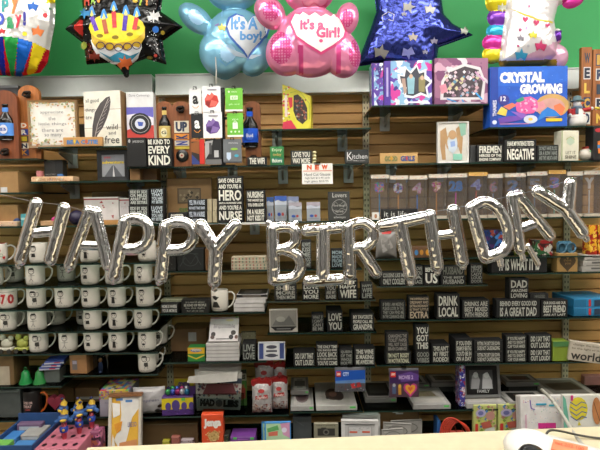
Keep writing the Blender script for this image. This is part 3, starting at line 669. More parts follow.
I('gift_box', 'flat dark tray lying at the top left corner above the bottle board', 'box', L0, -12, 20, 85.5, .05, '2c2c30', [('R', 0, 0, 1, .03, '8a8c90')], ins=.1)
fl = [('R', 0, 0, 1, 1, 'e6e2da')]; rr = random.Random(3)
for i in range(150):
    a = rr.random(); s = rr.randint(0, 3); b = rr.random()**1.5*.15; u, v = ((a, b), (a, 1-b), (b, a), (1-b, a))[s]; c = rr.choice(['d8b070', 'a8b080', 'c89060', '90a070', 'e0c898', 'b87850', 'c4bc90', '8c9c6c'])
    fl.append(('E', u, v, rr.uniform(.01, .028), rr.uniform(.01, .025), c))
for i, (t, a, b) in enumerate((('appreciate', .24, .76), ('the', .42, .58), ('little things', .2, .82), ('there are', .26, .74), ('so many', .32, .7))): fl.append(('T', t, a, .2+i*.135, b, .2+i*.135+.085, '4c4c50', 0))
FR('pale framed quote with watercolour flowers round the words APPRECIATE THE LITTLE THINGS', L1, 28, 77, 100, .009, .02, '8a6c48', 'e6e2da', fl)
I('small_plaque', 'small natural wood plaque with tiny coloured letters leaning before the floral frame', 'sign', L1, 63, 102, 137, .018, 'b98a50', [('T', 'BE-A CUTIE', .1, .3, .9, .8, '4878b0', .05), ('E', .3, .5, .03, .25, 'd8b030'), ('E', .6, .5, .03, .25, 'c85838')], ins=-.008)
fe = [('R', 0, 0, 1, .328, 'e2ded0'), ('R', 0, .335, 1, .658, 'e6e2d6'), ('R', 0, .665, 1, 1, 'e0dccc')]
fe += [('P', [(.22, .95), (.2, .8), (.22, .62), (.3, .38), (.45, .22), (.62, .12), (.72, .1), (.74, .2), (.7, .35), (.62, .5), (.5, .66), (.36, .78), (.28, .88)], '4a4444'), ('L', [(.22, .97), (.36, .6), (.68, .14)], .015, 'b8b0a8')]
for k in range(8): fe.append(('L', [(.3+k*.05, .76-k*.075), (.44+k*.04, .70-k*.075)], .012, 'a8a09a'))
fe += [('T', 'all good', .06, .13, .42, .22, '3c3c3c', 0), ('T', 'things', .05, .3, .3, .38, '3c3c3c', 0), ('T', 'are', .05, .45, .22, .5, '3c3c3c', 0), ('T', 'wild', .6, .6, .92, .7, '3c3c3c', 0), ('T', 'and', .66, .73, .86, .79, '3c3c3c', 0), ('T', 'free', .55, .81, .95, .95, '3c3c3c', 0)]
I('quote_sign', 'white plank sign with large dark feather and the words WILD AND FREE', 'sign', L1, 84, 123, 91, .05, '8a6a46', fe, rz=-8, ins=.02)
I('photo_block', 'small dark block standing behind the plaque between the floral frame and feather sign', 'box', L1, 78, 85, 124, .03, '4a4640', ins=.08)
I('puck_box', 'red, white and blue box with a printed hockey puck, white top', 'box', M1, 127, 154, 86.5, .04, 'dcdcdc', [('R', 0, .20, 1, .66, 'c04038'), ('P', [(0, .2), (1, .2), (1, .36), (.5, .3), (0, .30)], '6460b4'), ('P', [(0, .30), (.45, .28), (1, .34), (1, .44), (.5, .44), (0, .50)], 'd8d4dc'), ('E', .5, .42, .42, .145, '1c1c1e'), ('O', .5, .42, .34, .12, .02, 'a8a8a8'), ('E', .5, .42, .2, .07, 'c8ccd8'), ('P', [(.4, .39), (.62, .40), (.58, .45), (.44, .45)], '3c54a8'), ('T', 'Dave Cummings', .12, .03, .88, .07, '6a6a70', 0), ('R', .0, .66, 1, .67, '2c1814')], ins=.035, hh=.305)
I('plaque_block', 'low black block with small white words under the puck box', 'sign', M1, 127, 146, 137.5, .04, '161616', [('T', 'JAMES BENSON', .3, .1, .9, .2, 'c8c8c8', 0), ('E', .14, .12, .06, .06, 'a8a8a8')], ins=-.02)
SG(M1, 147, 171.5, 138, [('BE KIND TO', .45), ('EVERY', .7), ('KIND', .9)], 'black box sign reading BE KIND TO EVERY KIND beside the puck box', m=.05, ins=-.01, frame=False)
board('wooden board with a black stout bottle, behind the DRINK UP board', M1, 157, 173, 101, bottle=('141210', ('c8b068', 'e0d8b0', 'G', '2c2c20'), .024, .1, .15, .0), opener=True, opz=.04, ins=.07)
board('wooden board lettered DRINK UP down its face with a small record below', M1, 172, 191.5, 101, 0, letters='', disc=True, opz=.87, ins=.03)
b = bpy.data.objects[-1] if False else [o for o in bpy.data.objects if o.get('label', '').startswith('wooden board lettered DRINK')][0]
w_ = b.dimensions.x; h_ = b.dimensions.z
deco(b, w_, h_, -.01, [('R', .12, .3, .88, .48, 'd8d0b8'), ('T', 'UP', .2, .315, .8, .465, '26304a', .06), ('R', .12, .5, .88, .585, 'd8882c'), ('T', 'K', .2, .51, .8, .575, '1e2c5c', .05, 1), ('R', .12, .6, .88, .68, 'c8c0b0'), ('T', 'N', .2, .61, .8, .67, '24368c', .05, 1), ('R', .12, .69, .88, .73, 'c8b040')])
board('wooden bottle opener board with a dark blue-labelled beer bottle, right of gift cards', M1, 245, 261, 101, bottle=('101010', ('2054c8', '2c60d8', 'Bud', 'e8e8f0'), .033, .08, .165, -.012), opz=.12, ins=.09)
# gift cards on a black spinner
def card(label, x0, x1, y0, y1, col, dec, Yc=SF-.012):
    p = at((x0+x1)/2, y1, Yc); t = at((x0+x1)/2, y0, Yc); w = (x1-x0-.3)*Yc/F; h = t.z-p.z
    bm = bmesh.new(); abox(bm, -w/2, w/2, -.001, .001, 0, h); o = obj('gift_card', bm, col, loc=p); tag(o, label, 'gift card', 'gift cards hanging on the rack'); deco(o, w, h, -.001, dec)
    bm = bmesh.new(); tube(bm, [(-.006, -.004, h-.004), (-.006, -.006, h+.006), (.006, -.006, h+.006), (.006, -.004, h-.004)], .0014, 6); tube(bm, [(0, -.004, h+.005), (0, .05, h+.007)], .0014, 6); obj('hook', bm, '1a1a1a', o)
def am(c, s='e8902c'): return [('T', 'a', .28, .28, .74, .62, c, .04), ('L', [(.24, .68), (.4, .76), (.6, .77), (.78, .68)], .045, s), ('R', .25, .04, .6, .055, '9a9a9a')]
def poly_(c1, c2, c3): return [('P', [(.14, .5), (.3, .3), (.42, .36), (.52, .24), (.64, .34), (.82, .38), (.9, .62), (.72, .8), (.36, .84), (.16, .72)], c1), ('P', [(.3, .32), (.5, .52), (.16, .55)], c2), ('P', [(.52, .26), (.66, .36), (.5, .5), (.38, .4)], c2), ('P', [(.5, .54), (.86, .62), (.7, .78), (.4, .8)], c2), ('P', [(.2, .58), (.46, .6), (.36, .82), (.2, .7)], c3), ('R', .3, .12, .8, .17, 'a09ca4')]
card('white gift card with black letter a and orange smile', 189.5, 202, 88.5, 114, 'e2e2e2', am('1c1c1c'))
card('white gift card with faceted red apple picture', 202.5, 221, 86, 112, 'e8e8ea', poly_('c8342c', 'e0685c', '8c1c1c'), SF-.022)
card('green gaming gift card with white panel, upper one', 225.5, 243, 88, 111.5, '6cb838', [('E', .22, .16, .06, .045, 'e0f0d0'), ('T', 'XBOX', .34, .13, .7, .2, 'e0f0d0', 0), ('R', .3, .33, .72, .5, 'e8f4e0'), ('T', '$25', .36, .36, .66, .47, '6cb838'), ('T', 'gift card', .2, .66, .8, .74, 'd0e8c0', 0), ('R', .0, .92, 1, 1, 'e8e8e8')])
card('black gift card with white letter a and orange smile', 191.5, 203.5, 113.5, 138, '17171a', am('e8e8e8'))
card('white gift card with faceted purple apple picture', 203.5, 222.5, 112, 138, 'e8e8ea', poly_('5c3c84', '8468a8', '3c2458'), SF-.02)
card('green gaming gift card with white shopping bag, lower one', 227.5, 243.5, 113, 137, '6cb838', [('R', .34, .4, .66, .66, 'eaf4e4'), ('O', .5, .4, .1, .07, .03, 'eaf4e4'), ('T', 'XBOX', .3, .24, .7, .31, 'e0f0d0', 0), ('E', .25, .78, .06, .04, 'd8ecd0'), ('E', .5, .78, .06, .04, 'd8ecd0'), ('E', .75, .78, .06, .04, 'd8ecd0'), ('R', 0, .92, 1, 1, 'e8e8e8')])
card('brown and red gift card at the lower left of the rack', 192, 205, 139, 164.5, '2a2420', [('R', .0, .0, .62, .1, 'b06028'), ('R', .62, .02, 1, .98, 'c42c22'), ('P', [(0, .6), (.6, .9), (.6, 1), (0, 1)], '2c3c7c'), ('P', [(0, .15), (.6, .1), (.6, .6), (0, .5)], '8c5428')])
card('black and white photo gift card at the bottom of the rack', 205.5, 222, 139, 164.5, '1a1a1c', [('P', [(0, .1), (.5, .05), (.3, .5), (0, .8)], 'a8a8a8'), ('R', .25, .15, .4, .6, '4a4a4a'), ('R', .55, .45, .82, .72, 'b8b8ba'), ('R', .0, .8, 1, 1, '6c6c6c')])
card('grey gift card with green and blue logos at the bottom of the rack', 223.5, 242, 139, 163, '6a6e72', [('T', 'movies', .3, .12, .8, .2, 'c8c8c8', 0), ('E', .6, .42, .2, .05, '90c040'), ('P', [(.18, .56), (.42, .56), (.42, .8), (.3, .9), (.18, .8)], 'c0d0e4'), ('E', .72, .7, .12, .06, '40a0b8'), ('R', .0, .94, 1, 1, '3c3c40')])
p = at(223.5, 160, SF+.06); e = empty('gift_card_rack', Vector((p.x, p.y, M1['z']+.0005))); h = at(223.5, 88, SF+.06).z-M1['z']
bm = bmesh.new(); abox(bm, -.009, .009, -.009, .009, 0, h); obj('post', bm, '161616', e); bm = bmesh.new(); abox(bm, -.05, .05, -.03, .03, 0, .006); obj('base', bm, '161616', e)
bm = bmesh.new()
for zz in (h-.022, h-.13, h-.235): abox(bm, -.13, .09, -.012, -.004, zz, zz+.01)
obj('crossbars', bm, '1c1c1c', e); tag(e, 'black rack post holding the gift cards', 'card rack')
SG(M1, 247, 267, 157, ['THE WIFI'], 'tiny black sign reading THE WIFI at the right of the gift cards', d=.02, m=.12, ins=-.005)
I('tea_box', 'small green box with white and orange words beside THE WIFI sign', 'box', M1, 270, 284, 146.5, .04, '2f7a40', [('T', 'Enjoy', .15, .1, .85, .3, 'e0e8c0', 0), ('T', 'today', .2, .35, .8, .55, 'd8b060', 0), ('R', .1, .62, .9, .9, '2c6c60'), ('T', 'Bakers', .15, .66, .85, .86, 'd8e0c8')])
SG(M1, 290.5, 312, 150.5, ['LOVE YOU', 'WAY MORE'], 'black box sign reading LOVE YOU WAY MORE with cream zigzag side', m=.09, col='2b2c2a')
bm = bmesh.new(); z = M1['z']; p = at(314.5, 160, SF+.01)
for k in range(4): ell(bm, (0, 0, .008+k*.0135), (.009, .012, .0075), 10, 6)
tag(obj('garland', bm, mat('d8cfa0', .6), loc=Vector((p.x, p.y+.01, z))), 'cream scalloped trim standing right of the LOVE YOU sign', 'ornament')
I('kitchen_sign', 'dark slate sign with white script word KITCHEN beside the metal upright', 'sign', M1, 345, 369, 149.5, .03, '2b2d2c', [('T', 'K', .08, .18, .3, .72, 'dedede', 0), ('T', 'itchen', .3, .32, .93, .66, 'dedede', 0), ('T', 'is the heart', .35, .74, .85, .84, 'a8a8a8', 0), ('L', [(.06, .8), (.3, .74), (.5, .8)], .01, 'dedede')], ins=-.004)
c = at(317.5, 184, SF-.012); t = at(317.5, 163.5, SF-.012); w = 30.5*(SF-.012)/F; h = t.z-c.z; bm = bmesh.new(); abox(bm, -w/2, w/2, -.0008, .0008, 0, h)
o = obj('price_card', bm, 'eceae4', loc=c); tag(o, 'white paper card reading NEW in orange, hanging from the shelf edge', 'card')
deco(o, w, h, -.0008, [('T', 'N', .16, .06, .32, .3, 'e06030', .06), ('T', 'E', .42, .06, .56, .3, 'e06030', .06), ('T', 'W', .64, .06, .84, .3, 'e06030', .06), ('R', .04, .345, .97, .375, 'e06030'), ('T', 'Hand Cut Glasses', .08, .46, .92, .6, '2c2c34', 0), ('T', 'high ball $12.95 each', .1, .66, .9, .77, '2c2c34', 0), ('T', 'high glass $10.95', .08, .82, .86, .93, '2c2c34', 0)])
bm = bmesh.new(); abox(bm, -.012, .012, -.003, .02, h-.006, h+.006); obj('clip', bm, clear('c8c8c8', .2), o)
cp = I('candy_pack', 'tall yellow and red candy gift pack with dark window on the top shelf', 'box', M0, 283.5, 312, 83.5, .05, 'c8b830', [('R', 0, 0, .26, 1, 'd0c838'), ('D', 0, 0, .26, 1, 26, ['c83440', '90a030', 'e0e0c0'], .06), ('P', [(.26, .0), (.5, .04), (.8, .2), (.98, .4), (1, .85), (.9, 1), (.26, 1)], 'd0c83c'), ('P', [(.4, .26), (.55, .24), (.75, .36), (.88, .55), (.88, .8), (.7, .9), (.5, .8), (.38, .6)], '2c241e'), ('D', .42, .34, .84, .8, 40, ['8c4030', '505868', 'a08060', 'b0a890', '6c2c28'], .05), ('R', .08, .25, .17, .72, 'd8c8c0'), ('P', [(0, .84), (.3, .8), (.5, 1), (0, 1)], 'c8304c'), ('P', [(.2, .3), (.36, .3), (.36, .5), (.26, .55)], 'c8343c'), ('L', [(.28, .2), (.6, .12), (.95, .45), (.96, .8)], .03, '98a838')], rz=-10)
for v in cp['o'].data.vertices:   # slanted shoulder on the right of the pack
    if v.co.z > cp['h']*.9 and v.co.x > 0: v.co.z *= .72
    elif v.co.z > cp['h']*.9: v.co.x += 0
for ch in cp['o'].children:
    for v in ch.data.vertices:
        lim = cp['h']*(1-.28*max(0, (v.co.x+cp['w']*.42)/(cp['w']*.92)))-.001
        if v.co.z > lim: v.co.z = lim
# ================= shelf L2/L3/L4 (left)
t = I('pen_tray', 'low pale wooden tray of pens on the upper left shelf', 'tray', L2, 31, 73, 176.5, .06, 'd8b48c', [('D', 0, .1, 1, .9, 16, ['e8d8b8', 'c88c6c', 'b0c0c8'], .03), ('T', 'THE HAPPINESS', .2, .3, .8, .8, 'a87850', 0)])
I('mini_box', 'tiny pink box standing on the pale pen tray', 'box', L2, 36, 41.5, 171, .02, 'b87474', z=t['top'])
I('frame_box', 'dark grey box with white lines behind the pale pen tray', 'box', L2, 44, 63, 160, .04, '3a3a3a', [('T', 'peace of mind', .08, .6, .6, .68, 'a8a8a8', 0), ('T', 'little box', .08, .74, .5, .8, '989898', 0), ('R', .6, 0, 1, 1, '2c2e30')], ins=.075)
I('marker_pen', 'short blue pen end on the pale tray', 'pen', L2, 57, 63, 174, .012, '3c6ca8', z=t['top'])
FR('small black frame with grey road photo and yellow words', L2, 97, 128.5, 150, .017, .025, '141416', '8a8c90', [('R', .0, .0, 1, .4, '6c6e74'), ('P', [(.45, .5), (.55, .5), (.9, 1), (.1, 1)], '55575c'), ('P', [(.5, .52), (.51, .52), (.56, 1), (.47, 1)], 'c8c8c8'), ('T', 'adventure', .02, .28, .98, .42, 'c8b03c', .03), ('T', 'yes', .1, .1, .4, .22, 'a04048')])
I('cardboard_box', 'small brown cardboard box right of the black road frame', 'box', L2, 129.5, 140, 160, .05, '8c6840', ins=.02)
I('cardboard_box', 'second small brown cardboard box behind the BE KIND sign', 'box', L2, 140.5, 157, 162, .05, '7c5a34', ins=.06)
I('cardboard_box', 'brown cardboard box with white label at the left edge, under the bottle board', 'box', L3, -14, 18, 171.5, .2, 'a07c50', [('R', .45, .74, .66, .98, 'c8c8c8')], ins=.03)
I('cardboard_box', 'brown box behind the H of HAPPY at the left edge', 'box', L4, -10, 18, 205, .1, '9a764c', ins=.05)
I('pen_tray', 'pale wooden tray of pens at the left edge above the mugs', 'tray', L4, -8, 17, 221.5, .05, 'd0b090', [('D', 0, .1, 1, .9, 20, ['e8d8c8', 'b88070', '98a8a8', 'c8a8a0'], .03)])
def yarn(label, x, y, r, c, S=L4):
    p = at(x, 226, SF+.045); rr = r*(SF)/F; bm = bmesh.new(); ell(bm, (0, 0, rr), (rr, rr, rr), 18, 12)
    for v in bm.verts: v.co += v.normal*0 + Vector((0, 0, 0))
    tag(obj('round_tin', bm, c, loc=Vector((p.x, p.y, S['z']+.0005))), label, 'tin')
yarn('round navy tin behind the first H of HAPPY', 17.5, 0, 4, '1c3460')
I('small_gift_box', 'teal small box beside the navy tin behind the H', 'box', L4, 20.5, 26.5, 214, .03, '4a9aa0', [('R', .1, .3, .9, .5, 'a8d0d0')])
I('pen_tray', 'tan tray between the legs of the H balloon', 'tray', L4, 40, 60, 221, .05, 'b8946c')
yarn('pink ball between the H and A of HAPPY', 56, 0, 4.5, 'c83c80')
yarn('dark purple ball between the H and A of HAPPY', 77, 0, 7.5, '241c38')
I('cardboard_flat', 'brown cardboard lid lying behind the white boxes', 'box', L4, 92, 128, 191.5, .03, '6c5030', ins=.19)
dec = [('R', 0, .06, 1, .1, 'a03038'), ('R', 0, 0, 1, .05, 'e8e4e0'), ('D', .3, .2, .9, .6, 5, ['a02c30'], .03), ('P', [(.45, .22), (.52, .14), (.56, .22)], 'a8282c'), ('T', 'warm wishes', .15, .3, .5, .36, 'a8a0a0', 0)]
b1_ = I('gift_box', 'white gift box with dark red line behind the A of HAPPY', 'box', L4, 84, 119, 197, .1, 'd8d0cc', dec+[('R', 0, .84, 1, 1, 'b88850'), ('P', [(.78, .68), (.86, .66), (.84, .8)], 'a82c30')], ins=.06)
I('gift_box', 'white gift box with dark red line behind the first P of HAPPY', 'box', L4, 119.5, 131, 198, .1, 'cfc8c8', dec, ins=.06)
# ================= mugs
def mug_mesh(r=.0368, h=.083):
    bm = bmesh.new(); t = .003
    prof = [(.001, .002), (r*.78, .001), (r*.90, .003), (r*.975, .012), (r, .024), (r, h-.002), (r-t*.4, h), (r-t, h-.002), (r-t, .02), (r*.7, .007), (.001, .006)]
    lathe(bm, prof, 32); return bm
def mug_handle(r=.0368, h=.083):
    bm = bmesh.new(); tube(bm, spline([(r-.002, 0, h*.84), (r+.012, 0, h*.88), (r+.0255, 0, h*.74), (r+.024, 0, h*.48), (r+.012, 0, h*.24), (r-.003, 0, h*.14)], 5), .0038, 8)
    for v in bm.verts: v.co.y *= 1.5
    return bm
def wrap(parent, items, r=.0371, z0=.008, z1=.078, wd=.07, name='cartoon_print'):
    def fn(u, v, n):
        a = (u-.5)*wd/r; rr = r+.0004; return (rr*math.sin(a), -rr*math.cos(a), z1-(z1-z0)*v)
    D = Deco(fn)
    for it in items: D.add(it, wd/(z1-z0))
    for b in (D.p, D.t):
        if len(b.faces):
            R0_ = {}
            bmesh.ops.triangulate(b, faces=b.faces)
            for _ in range(3):
                es = [e for e in b.edges if e.calc_length() > .007]
                if not es: break
                bmesh.ops.subdivide_edges(b, edges=es, cuts=1); bmesh.ops.triangulate(b, faces=[f for f in b.faces if len(f.verts) > 3])
            for v in b.verts:
                q_ = math.hypot(v.co.x, v.co.y); k_ = (r+.0004+.0002*v[D.ly[b]])/q_; v.co.x *= k_; v.co.y *= k_
    D.done(parent, name)
K = '26241f'
def fig(k):
    rr = random.Random(k*13+1); cx = .32+rr.uniform(-.04, .08); o = []
    # head, hair or hat, eyes
    o += [('O', cx, .24, .17, .18, .03, K), ('E', cx-.06, .23, .022, .03, K), ('E', cx+.07, .23, .022, .03, K), ('P', [(cx-.17, .16), (cx-.1, .06), (cx+.1, .05), (cx+.17, .16), (cx, .11)], K), ('L', [(cx-.05, .33), (cx, .36), (cx+.06, .32)], .015, K)]
    v = k % 5
    if v == 0: o += [('P', [(cx-.09, .52), (cx+.1, .5), (cx+.13, .72), (cx, .66), (cx-.12, .72)], K), ('L', [(cx-.1, .5), (cx-.2, .62)], .02, K)]
    if v == 1: o += [('P', [(cx-.06, .46), (cx+.08, .46), (cx+.08, .66), (cx+.12, .84), (cx+.02, .7), (cx-.08, .84), (cx-.06, .66)], K), ('L', [(cx-.06, .5), (cx-.18, .4)], .025, K), ('L', [(cx+.07, .5), (cx+.2, .6)], .025, K)]
    if v == 2: o += [('O', cx, .58, .12, .15, .02, K), ('E', cx, .66, .09, .06, K), ('L', [(cx-.06, .74), (cx-.08, .84)], .02, K), ('L', [(cx+.06, .74), (cx+.08, .84)], .02, K)]
    if v == 3: o += [('O', cx+.22, .26, .11, .14, .02, K), ('P', [(cx, .46), (cx+.2, .44), (cx+.22, .68), (cx+.06, .72), (cx-.02, .62)], '3c3a34'), ('L', [(cx+.02, .7), (cx, .84)], .02, K), ('L', [(cx+.18, .68), (cx+.2, .84)], .02, K)]
    if v == 4: o += [('P', [(cx-.14, .14), (cx+.14, .1), (cx+.1, .03), (cx-.1, .05)], K), ('L', [(cx, .42), (cx, .66)], .02, K), ('L', [(cx-.16, .5), (cx+.18, .48)], .02, K), ('L', [(cx, .66), (cx-.1, .84)], .02, K), ('L', [(cx, .66), (cx+.1, .84)], .02, K)]
    o += [('T', ['fun time', 'so happy', 'my buddy', 'best pals', 'let it be'][v], .12, .9, .7, .96, '5a564c', 0)]
    return o
white = mat('d6d0c4', .22, var=.02)
PRO = {}
def mug(S, xl, k, label, ins=0.0, cup=white, w=18.5):
    Yc = SF+.045+ins; p = at(xl+w/2, 0, Yc); zz = S['z']+.0005; py = proj(Vector((0, Yc, zz+.03)))[1]; p = at(xl+w/2, py, Yc)
    loc = Vector((p.x, Yc, zz))
    key = (k % 5, cup)
    if key not in PRO:
        o = obj('mug', mug_mesh(), cup, loc=loc); obj('handle', mug_handle(), cup, o); wrap(o, fig(k)); PRO[key] = o
    else: o = dup(PRO[key], loc)
    o.rotation_euler = (0, 0, math.radians([-4, 4, -3, 4, 0][k % 5] + 22*(300-xl)/300))
    tag(o, label, 'mug', 'white cartoon mugs'); return o
rows = ['top', 'second', 'third', 'fourth', 'fifth']
MX = [[29.5, 80, 138], [-16, 26, 81, 105, 134], [27, 55, 81.5, 107.5, 136], [-2, 28, 83.5, 108.5, 134], [29.5, 59, 84, 108.5, 138]]
n_ = ['leftmost', 'second', 'third', 'fourth', 'rightmost']; k = 0
for r, xs in enumerate(MX):
    for i, x in enumerate(xs):
        pos = 'leftmost' if i == 0 else 'rightmost' if i == len(xs)-1 else f'{n_[i]} from the left'
        mug(MR[r], x, k, f'white mug with cartoon figure on the {rows[r]} mug rack shelf, {pos}'); k += 1
for r, x in ((1, 5), (1, 57), (3, 76), (3, 47), (3, 10), (4, 150)):
    mug(MR[r], x, k, f'white cartoon mug further back on the {rows[r]} mug shelf, near {"left" if x<40 else "the middle" if x<120 else "the right end"}' + (', between front mugs' if x in (57, 76) else ''), ins=.09); k += 1
mug(MF, 138, 3, 'white cartoon mug alone on the lowest shelf of the mug rack'); mug(MF, 141, 4, 'white mug half hidden behind the lowest single mug of the rack', ins=.1)
# number mug and patterned mug
for S, x, lab, its in ((MR[2], -1, 'white mug with red digits 70 at the left edge', [('T', '7', .14, .22, .42, .8, 'b02c2c', .06), ('T', '0', .5, .22, .86, .8, 'b02c2c', .05), ('O', .28, .5, .2, .36, .02, 'a89080'), ('R', .1, .08, .9, .11, '8c8c84')]),
                       (MR[0], -11, 'cream mug with red hearts and rim at the left edge', [('R', -.4, -.08, 1.4, 0, 'b82c2c'), heart(.2, .3, .16, .18, 'c03030'), heart(.6, .35, .18, .2, 'b82828'), heart(.85, .75, .18, .2, 'c03030'), heart(.35, .75, .16, .18, 'c03030'), ('O', .7, .6, .1, .1, .02, '5c8c5c')])):
    Yc = SF+.043; zz = S['z']+.0005; p = at(x+9, proj(Vector((0, Yc, zz)))[1], Yc); o = obj('mug', mug_mesh(), white, loc=Vector((p.x, Yc, zz))); obj('handle', mug_handle(), white, o); wrap(o, its, name='printed_artwork'); o.rotation_euler = (0, 0, math.radians(27)); tag(o, lab, 'mug')
Yc = SF+.045; zz = M4a['z']+.0005; p = at(220, 313, Yc); o = obj('mug', mug_mesh(.0355, .088), white, loc=Vector((p.x, Yc, zz))); obj('handle', mug_handle(.0355, .088), white, o); wrap(o, [('P', [(.1, .2), (.3, .14), (.42, .2), (.55, .22), (.4, .3), (.36, .42), (.2, .34)], K), ('P', [(.2, .5), (.44, .5), (.6, .84), (.1, .84)], K), ('R', .1, .94, .7, .96, K)], r=.0358)
tag(o, 'lone white mug with black silhouette figure beside the stack of boxes', 'mug')
Yc = SF+.05; zz = BLS['z']+.0005; p = at(33.5, 419, Yc); o = obj('mug', mug_mesh(.036, .112), mat('1b1716', .3), loc=Vector((p.x, Yc, zz))); obj('handle', mug_handle(.036, .112), mat('d8692c', .35), o)['label'] = 'orange handle'; wrap(o, [('T', 'TRICK OR', .1, .3, .75, .42, 'c8a8a0', .03), ('T', 'TREAT', .15, .47, .7, .59, 'c8a8a0', .03), ('T', 'yum', .3, .64, .6, .74, 'b05050', .03)], r=.0362, name='printed_artwork', z1=.1)
tag(o, 'black mug with orange handle and pale words, lower left', 'mug')
# little wheeled toys
for i, (x, c) in enumerate(((0, 'c8c4b0'), (15.5, 'a8ac50'))):
    Yc = SF+.03; zz = MR[4]['z']+.0005; p = at(x+7, 345, Yc); e = empty('toy_wagon', Vector((p.x, Yc, zz)))
    bm = bmesh.new(); abox(bm, -.028, .028, -.015, .015, .010, .022, 0, .003); ell(bm, (0, 0, .038), (.024, .014, .02), 14, 8); ell(bm, (-.016, 0, .062), (.012, .012, .013), 12, 8); ell(bm, (.016, 0, .058), (.011, .011, .012), 12, 8); tube(bm, [(-.02, 0, .07), (-.022, 0, .08)], .004, 6); obj('body', bm, c, e)
    for s in (-.017, .017):
        bm = bmesh.new(); tube(bm, [(s, -.02, .009), (s, -.014, .009)], .009, 14); obj('wheel', bm, '3a3833', e)
    tag(e, ('pale' if i == 0 else 'yellow-green')+' little animal toy on a wheeled base left of the bottom mugs', 'toy')
# ================= middle signs
def ST(S, x0, x1, ys, ls, lab, **k):
    """stack of equal signs; ys are the tops from the lowest upward"""
    z = None
    for i, y in enumerate(ys):
        r = SG(S, x0, x1, y, ls, lab+(', bottom of its stack' if i == 0 and len(ys) > 1 else ', top of its stack' if len(ys) > 1 else ''), z=z, **k); z = r['top']
    return r
ST(M2, 129, 149.5, (205.5, 189), ['SISTERS ARE', 'LIKE STARS', 'FOREVER', 'IN THE SKY'], 'black sign of small white words left of the metal upright', ink='c8c8bc') if False else None
L5 = dict(z=M2['z'], Yf=SF)
sup = shelf('short glass shelf under the SISTER sign stacks left of the upright', 127, 164, 222.5)
ST(sup, 128.5, 149, (205.5, 189), ['SIDE BY SIDE', 'OR MILES', 'APART WE', 'ARE SISTERS'], 'sign with four grey lines behind the P balloons', ink='b8bcb4')
ST(sup, 150.5, 164, (205, 188), ['I LOVE', 'THAT', 'YOU ARE', 'MY SISTER'], 'narrow black sign reading I LOVE MY SISTER', ink='bcc8cc')
FR('brown cardboard-coloured frame with old group photo and the word SISTERS', M2, 167, 212, 178, .002, .02, '8c6c44', '97764c', [('R', .22, .22, .76, .58, '5c4c38'), ('R', .25, .25, .73, .55, '7c6c54'), ('D', .28, .3, .7, .5, 14, ['3c3428', '9c8c70'], .05), ('T', 'SISTERS', .25, .68, .8, .8, '5c7840', .04)], ins=.09)
SG(M2, 168, 187, 212.5, ['SISTER'], 'low black sign reading SISTER before the brown frame', m=.14)
ST(M2, 187.5, 206.5, (210.5, 199), [('YES, I\'M A NURSE', 1), ('NO NOT THAT KIND', .5)], 'small black sign reading YES I AM A NURSE', ink='bcc4d0')
for i, (x0, x1) in enumerate(((207, 212), (212.4, 217))):
    r = I('small_gift_box', f'{"left" if i == 0 else "right"} plain cream box beside the HERO sign, lower row', 'box', M2, x0, x1, 210.8, .045, 'a89c80'); I('small_gift_box', f'{"left" if i == 0 else "right"} plain cream box beside the HERO sign, upper row', 'box', M2, x0, x1, 199, .045, 'a89c80', z=r['top'])
SG(M2, 217.5, 243, 176, [('SAVE ONE LIFE', .5), ('AND YOU\'RE A', .5), ('HERO', 1.2), ('SAVE A HUNDRED LIVES', .22), ('AND YOU\'RE A', .5), ('NURSE', 1.0)], 'tall black box sign reading HERO and NURSE', m=.05, ink='e0ded2', frame=False)
r = SG(M2, 245.5, 266, 208, ["I'M A NURSE", 'NOT KISS IT'], "black sign reading I'M A NURSE under the NURSING sign")
SG(M2, 246, 265, 190, [('NURSING', .9), ('THE HARDEST JOB', .45), ('YOU EVER LOVE', .45)], "black sign reading NURSING, on top of the I'M A NURSE sign", z=r['top'])
clr = clear('cdd4da', .3, .1)
for i, (x0, x1, yt, c2, ins) in enumerate(((266.5, 274, 197, '3c5c98', .04), (274.5, 287, 196, '3c5ca8', .03), (287, 299, 196.5, '8c98b8', .06), (288.5, 302, 202.5, 'a8a0a8', .0), (306.5, 320.5, 202, 'a8a0a8', .0))):
    o = I('glass_pack', f'clear pack with small coloured label, {["leftmost", "second from left", "third from left", "fourth from left", "rightmost"][i]} of the row below the NEW card', 'pack', M2, x0, x1, yt, .035, mat('9aa0a6', .15), [('R', 0, 0, 1, .2, c2), ('P', [(0, .2), (.3, .15), (.7, .25), (1, .18), (1, .35), (0, .35)], 'b8bec8'), ('E', .36, .72, .14, .07, '2c4ca0'), ('E', .66, .72, .1, .07, 'a83c3c'), ('R', .1, .86, .9, .88, '70767c')], 'clear glass packs', ins=ins)
I('sketch_sign', 'dark chalkboard-style sign with white scribbled circle headed LOVERS', 'sign', M2, 328, 350, 191.5, .02, '3a3a38', [('T', 'Lovers', .2, .05, .85, .2, 'd0d0c8', 0), ('O', .52, .54, .36, .27, .02, 'a8a8a2'), ('L', [(.2, .5), (.35, .35), (.5, .5), (.7, .35), (.85, .5)], .02, '98988f'), ('L', [(.2, .62), (.4, .7), (.6, .58), (.85, .64)], .02, 'a0a098'), ('T', 'live laugh', .26, .44, .8, .54, 'b8b8b0', 0), ('T', 'love', .35, .62, .7, .72, 'b8b8b0', 0), ('T', 'always', .25, .84, .8, .94, 'c0c0b8', 0)])
bm = bmesh.new(); p = at(258.5, 224, SF-.004); w = 33*SF/F; abox(bm, -w/2, w/2, -.001, .001, -.005, .003); tag(obj('shelf_label', bm, 'c8c8c0', loc=Vector((p.x, SF-.003, M2['z']-.003))), 'thin white label strip on the shelf edge right of the Y balloon', 'label')
